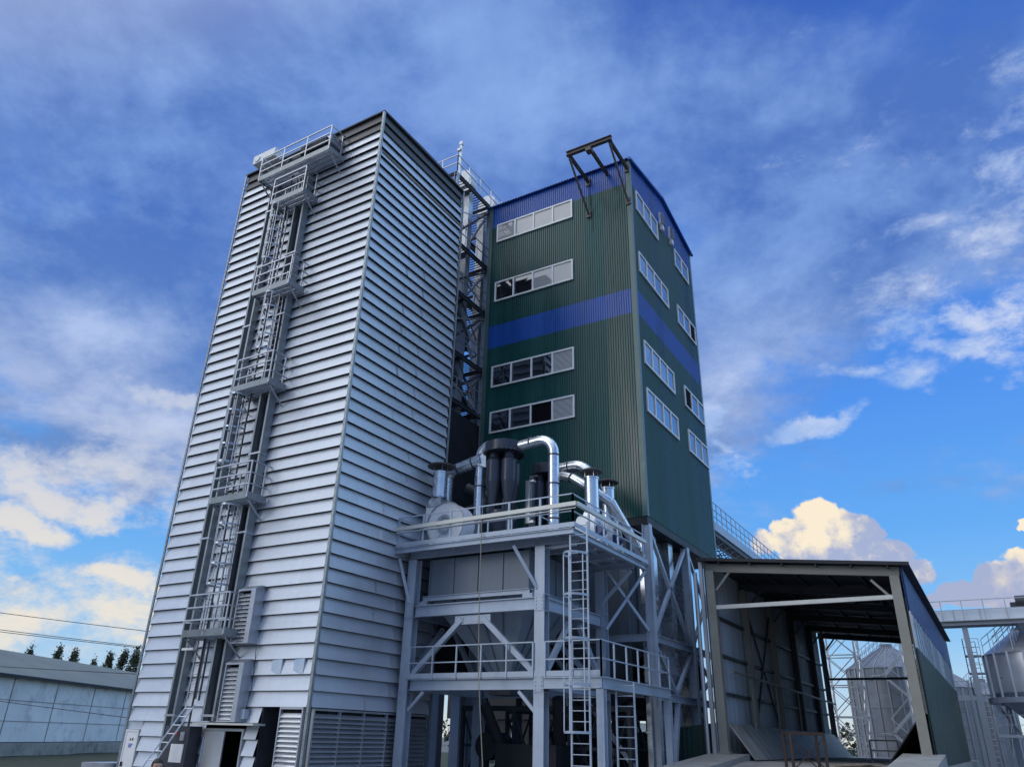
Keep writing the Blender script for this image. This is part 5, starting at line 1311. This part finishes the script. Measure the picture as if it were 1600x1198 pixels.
rmp = nd('ShaderNodeValToRGB'); Lk.new(sstep(v0, -.02, .9), rmp.inputs[0])
rmp.inputs[0].links[0].from_node.interpolation_type = 'LINEAR'
e = rmp.color_ramp.elements
def lin(r_, g_, b_): return tuple(((c / 255 + .055) / 1.055) ** 2.4 if c > 10 else c / 3294 for c in (r_, g_, b_))
stops = [(0, (238, 226, 204)), (.02, (228, 226, 216)), (.065, (190, 218, 240)), (.15, (136, 196, 247)), (.28, (98, 173, 249)), (.45, (80, 150, 244)), (.75, (66, 118, 214)), (1, (58, 100, 190))]
while len(e) < len(stops): e.new(.5)
for el, (ps, c) in zip(e, stops): el.position = ps; el.color = (*lin(*c), 1)
blue = vec('SCALE', rmp.outputs[0]); blue.node.inputs['Scale'].default_value = 10.
base = mix(.1, blue, sky.outputs[0])
S10 = lambda r_, g_, b_: tuple(10 * c for c in lin(r_, g_, b_))
# high broken deck, projected on a plane so that it gathers towards the horizon
den = mth('ADD', mth('MAXIMUM', dz, 0.0), .28)
cp_ = nd('ShaderNodeCombineXYZ'); Lk.new(mth('DIVIDE', dx, den), cp_.inputs[0]); Lk.new(mth('DIVIDE', dy, den), cp_.inputs[1]); plane = cp_.outputs[0]
nz1 = fbm(plane, 3.2, 11, .60, .1); nz2 = fbm(vec('ADD', plane, (5, 3, 1)), 4.2, 12, .63, .15); nz4 = fbm(vec('ADD', plane, (2, 9, 4)), 11., 10, .62, .1)
behind = sstep(dy, -.35, .25, .55, 0.)
cov = mth('MAXIMUM', blobs(uvd, DECK, 1.75), behind)
dm = sstep(mth('ADD', mth('MULTIPLY', nz1, 1.5), mth('MULTIPLY', cov, .62)), .80, 1.22)
dm = mth('MULTIPLY', dm, sstep(v0, .04, .16))
tone = mth('ADD', mth('ADD', mth('MULTIPLY', sstep(nz2, .36, .68), .62), mth('MULTIPLY', mth('SUBTRACT', nz4, .5), .55)), mth('MULTIPLY', blobs(uvw, LIGHT, 1.9), .5), None, True)
lowf = sstep(v0, .25, .62, 1., 0.)
dark = mix(lowf, S10(80, 118, 192), S10(108, 142, 198)); lite = mix(lowf, S10(146, 182, 238), S10(206, 214, 236))
deckc = mix(tone, dark, lite)
c1 = mix(mth('MULTIPLY', dm, .9), base, deckc)
# thin streaks and small clouds
nz3 = fbm(vec('MULTIPLY', dirv, (1, 1, 1.9)), 12., 12, .66, .15)
wm = sstep(mth('ADD', mth('MULTIPLY', nz3, 1.25), mth('MULTIPLY', blobs(uvw, WISP, 2.2), .66)), .80, 1.22)
wside = sstep(u0, -.2, .2)
warmlow = sstep(v0, .12, .36, 1., 0.)
wc = mix(wside, mix(warmlow, S10(196, 206, 228), S10(240, 231, 216)), mix(sstep(nz2, .35, .65), S10(160, 190, 238), S10(222, 228, 244)))
c2 = mix(mth('MULTIPLY', wm, .92), c1, wc)
# cumulus, lit from the left
nzc = fbm(dirv, 16., 12, .64, .2); nzl = fbm(vec('ADD', dirv, (.012, .008, -.014)), 16., 12, .64, .2)
cmask = blobs(uvc, CUM, 1.45)
cm = sstep(mth('ADD', mth('MULTIPLY', nzc, .42), mth('MULTIPLY', cmask, .8)), .50, .60)
uvl = vec('ADD', uvc, (-.012, .018, 0))
CB = [CUM[0], CUM[1], CUM[2], CUM[7], CUM[9]]
lit = mth('ADD', mth('MULTIPLY', mth('SUBTRACT', nzc, nzl), 2.6), blobs(uvc, [(.375, .268, .105, .075, 1), (.61, .205, .045, .04, .9), (.61, .227, .02, .02, 1)], 1.25))
cc = mix(sstep(lit, .0, .75), S10(166, 178, 212), S10(254, 239, 212))
cc = mix(sstep(v0, .21, .15, 0., .55), cc, S10(170, 176, 204))
c3 = mix(mth('MULTIPLY', cm, .97), c2, cc)
# bright lobes added to the unseen sky behind, to brighten the tower front
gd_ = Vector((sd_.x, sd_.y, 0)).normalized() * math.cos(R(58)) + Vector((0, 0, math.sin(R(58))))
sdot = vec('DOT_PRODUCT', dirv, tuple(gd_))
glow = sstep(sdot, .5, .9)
side = sstep(u0, .80, 1.15)                                # unseen sky right of the view, boosted to brighten side faces
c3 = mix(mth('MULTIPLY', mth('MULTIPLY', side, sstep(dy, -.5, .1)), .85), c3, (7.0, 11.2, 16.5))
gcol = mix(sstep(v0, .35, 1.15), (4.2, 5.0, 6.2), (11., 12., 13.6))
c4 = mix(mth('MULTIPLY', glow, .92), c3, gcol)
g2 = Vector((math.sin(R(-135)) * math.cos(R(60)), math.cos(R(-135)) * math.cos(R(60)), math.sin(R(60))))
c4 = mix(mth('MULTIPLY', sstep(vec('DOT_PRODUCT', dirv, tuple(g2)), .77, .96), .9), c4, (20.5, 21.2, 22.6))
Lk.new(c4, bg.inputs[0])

scene.view_settings.view_transform = 'Standard'; scene.view_settings.look = 'None'; scene.view_settings.exposure = 0; scene.view_settings.gamma = 1
scene.render.engine = 'CYCLES'
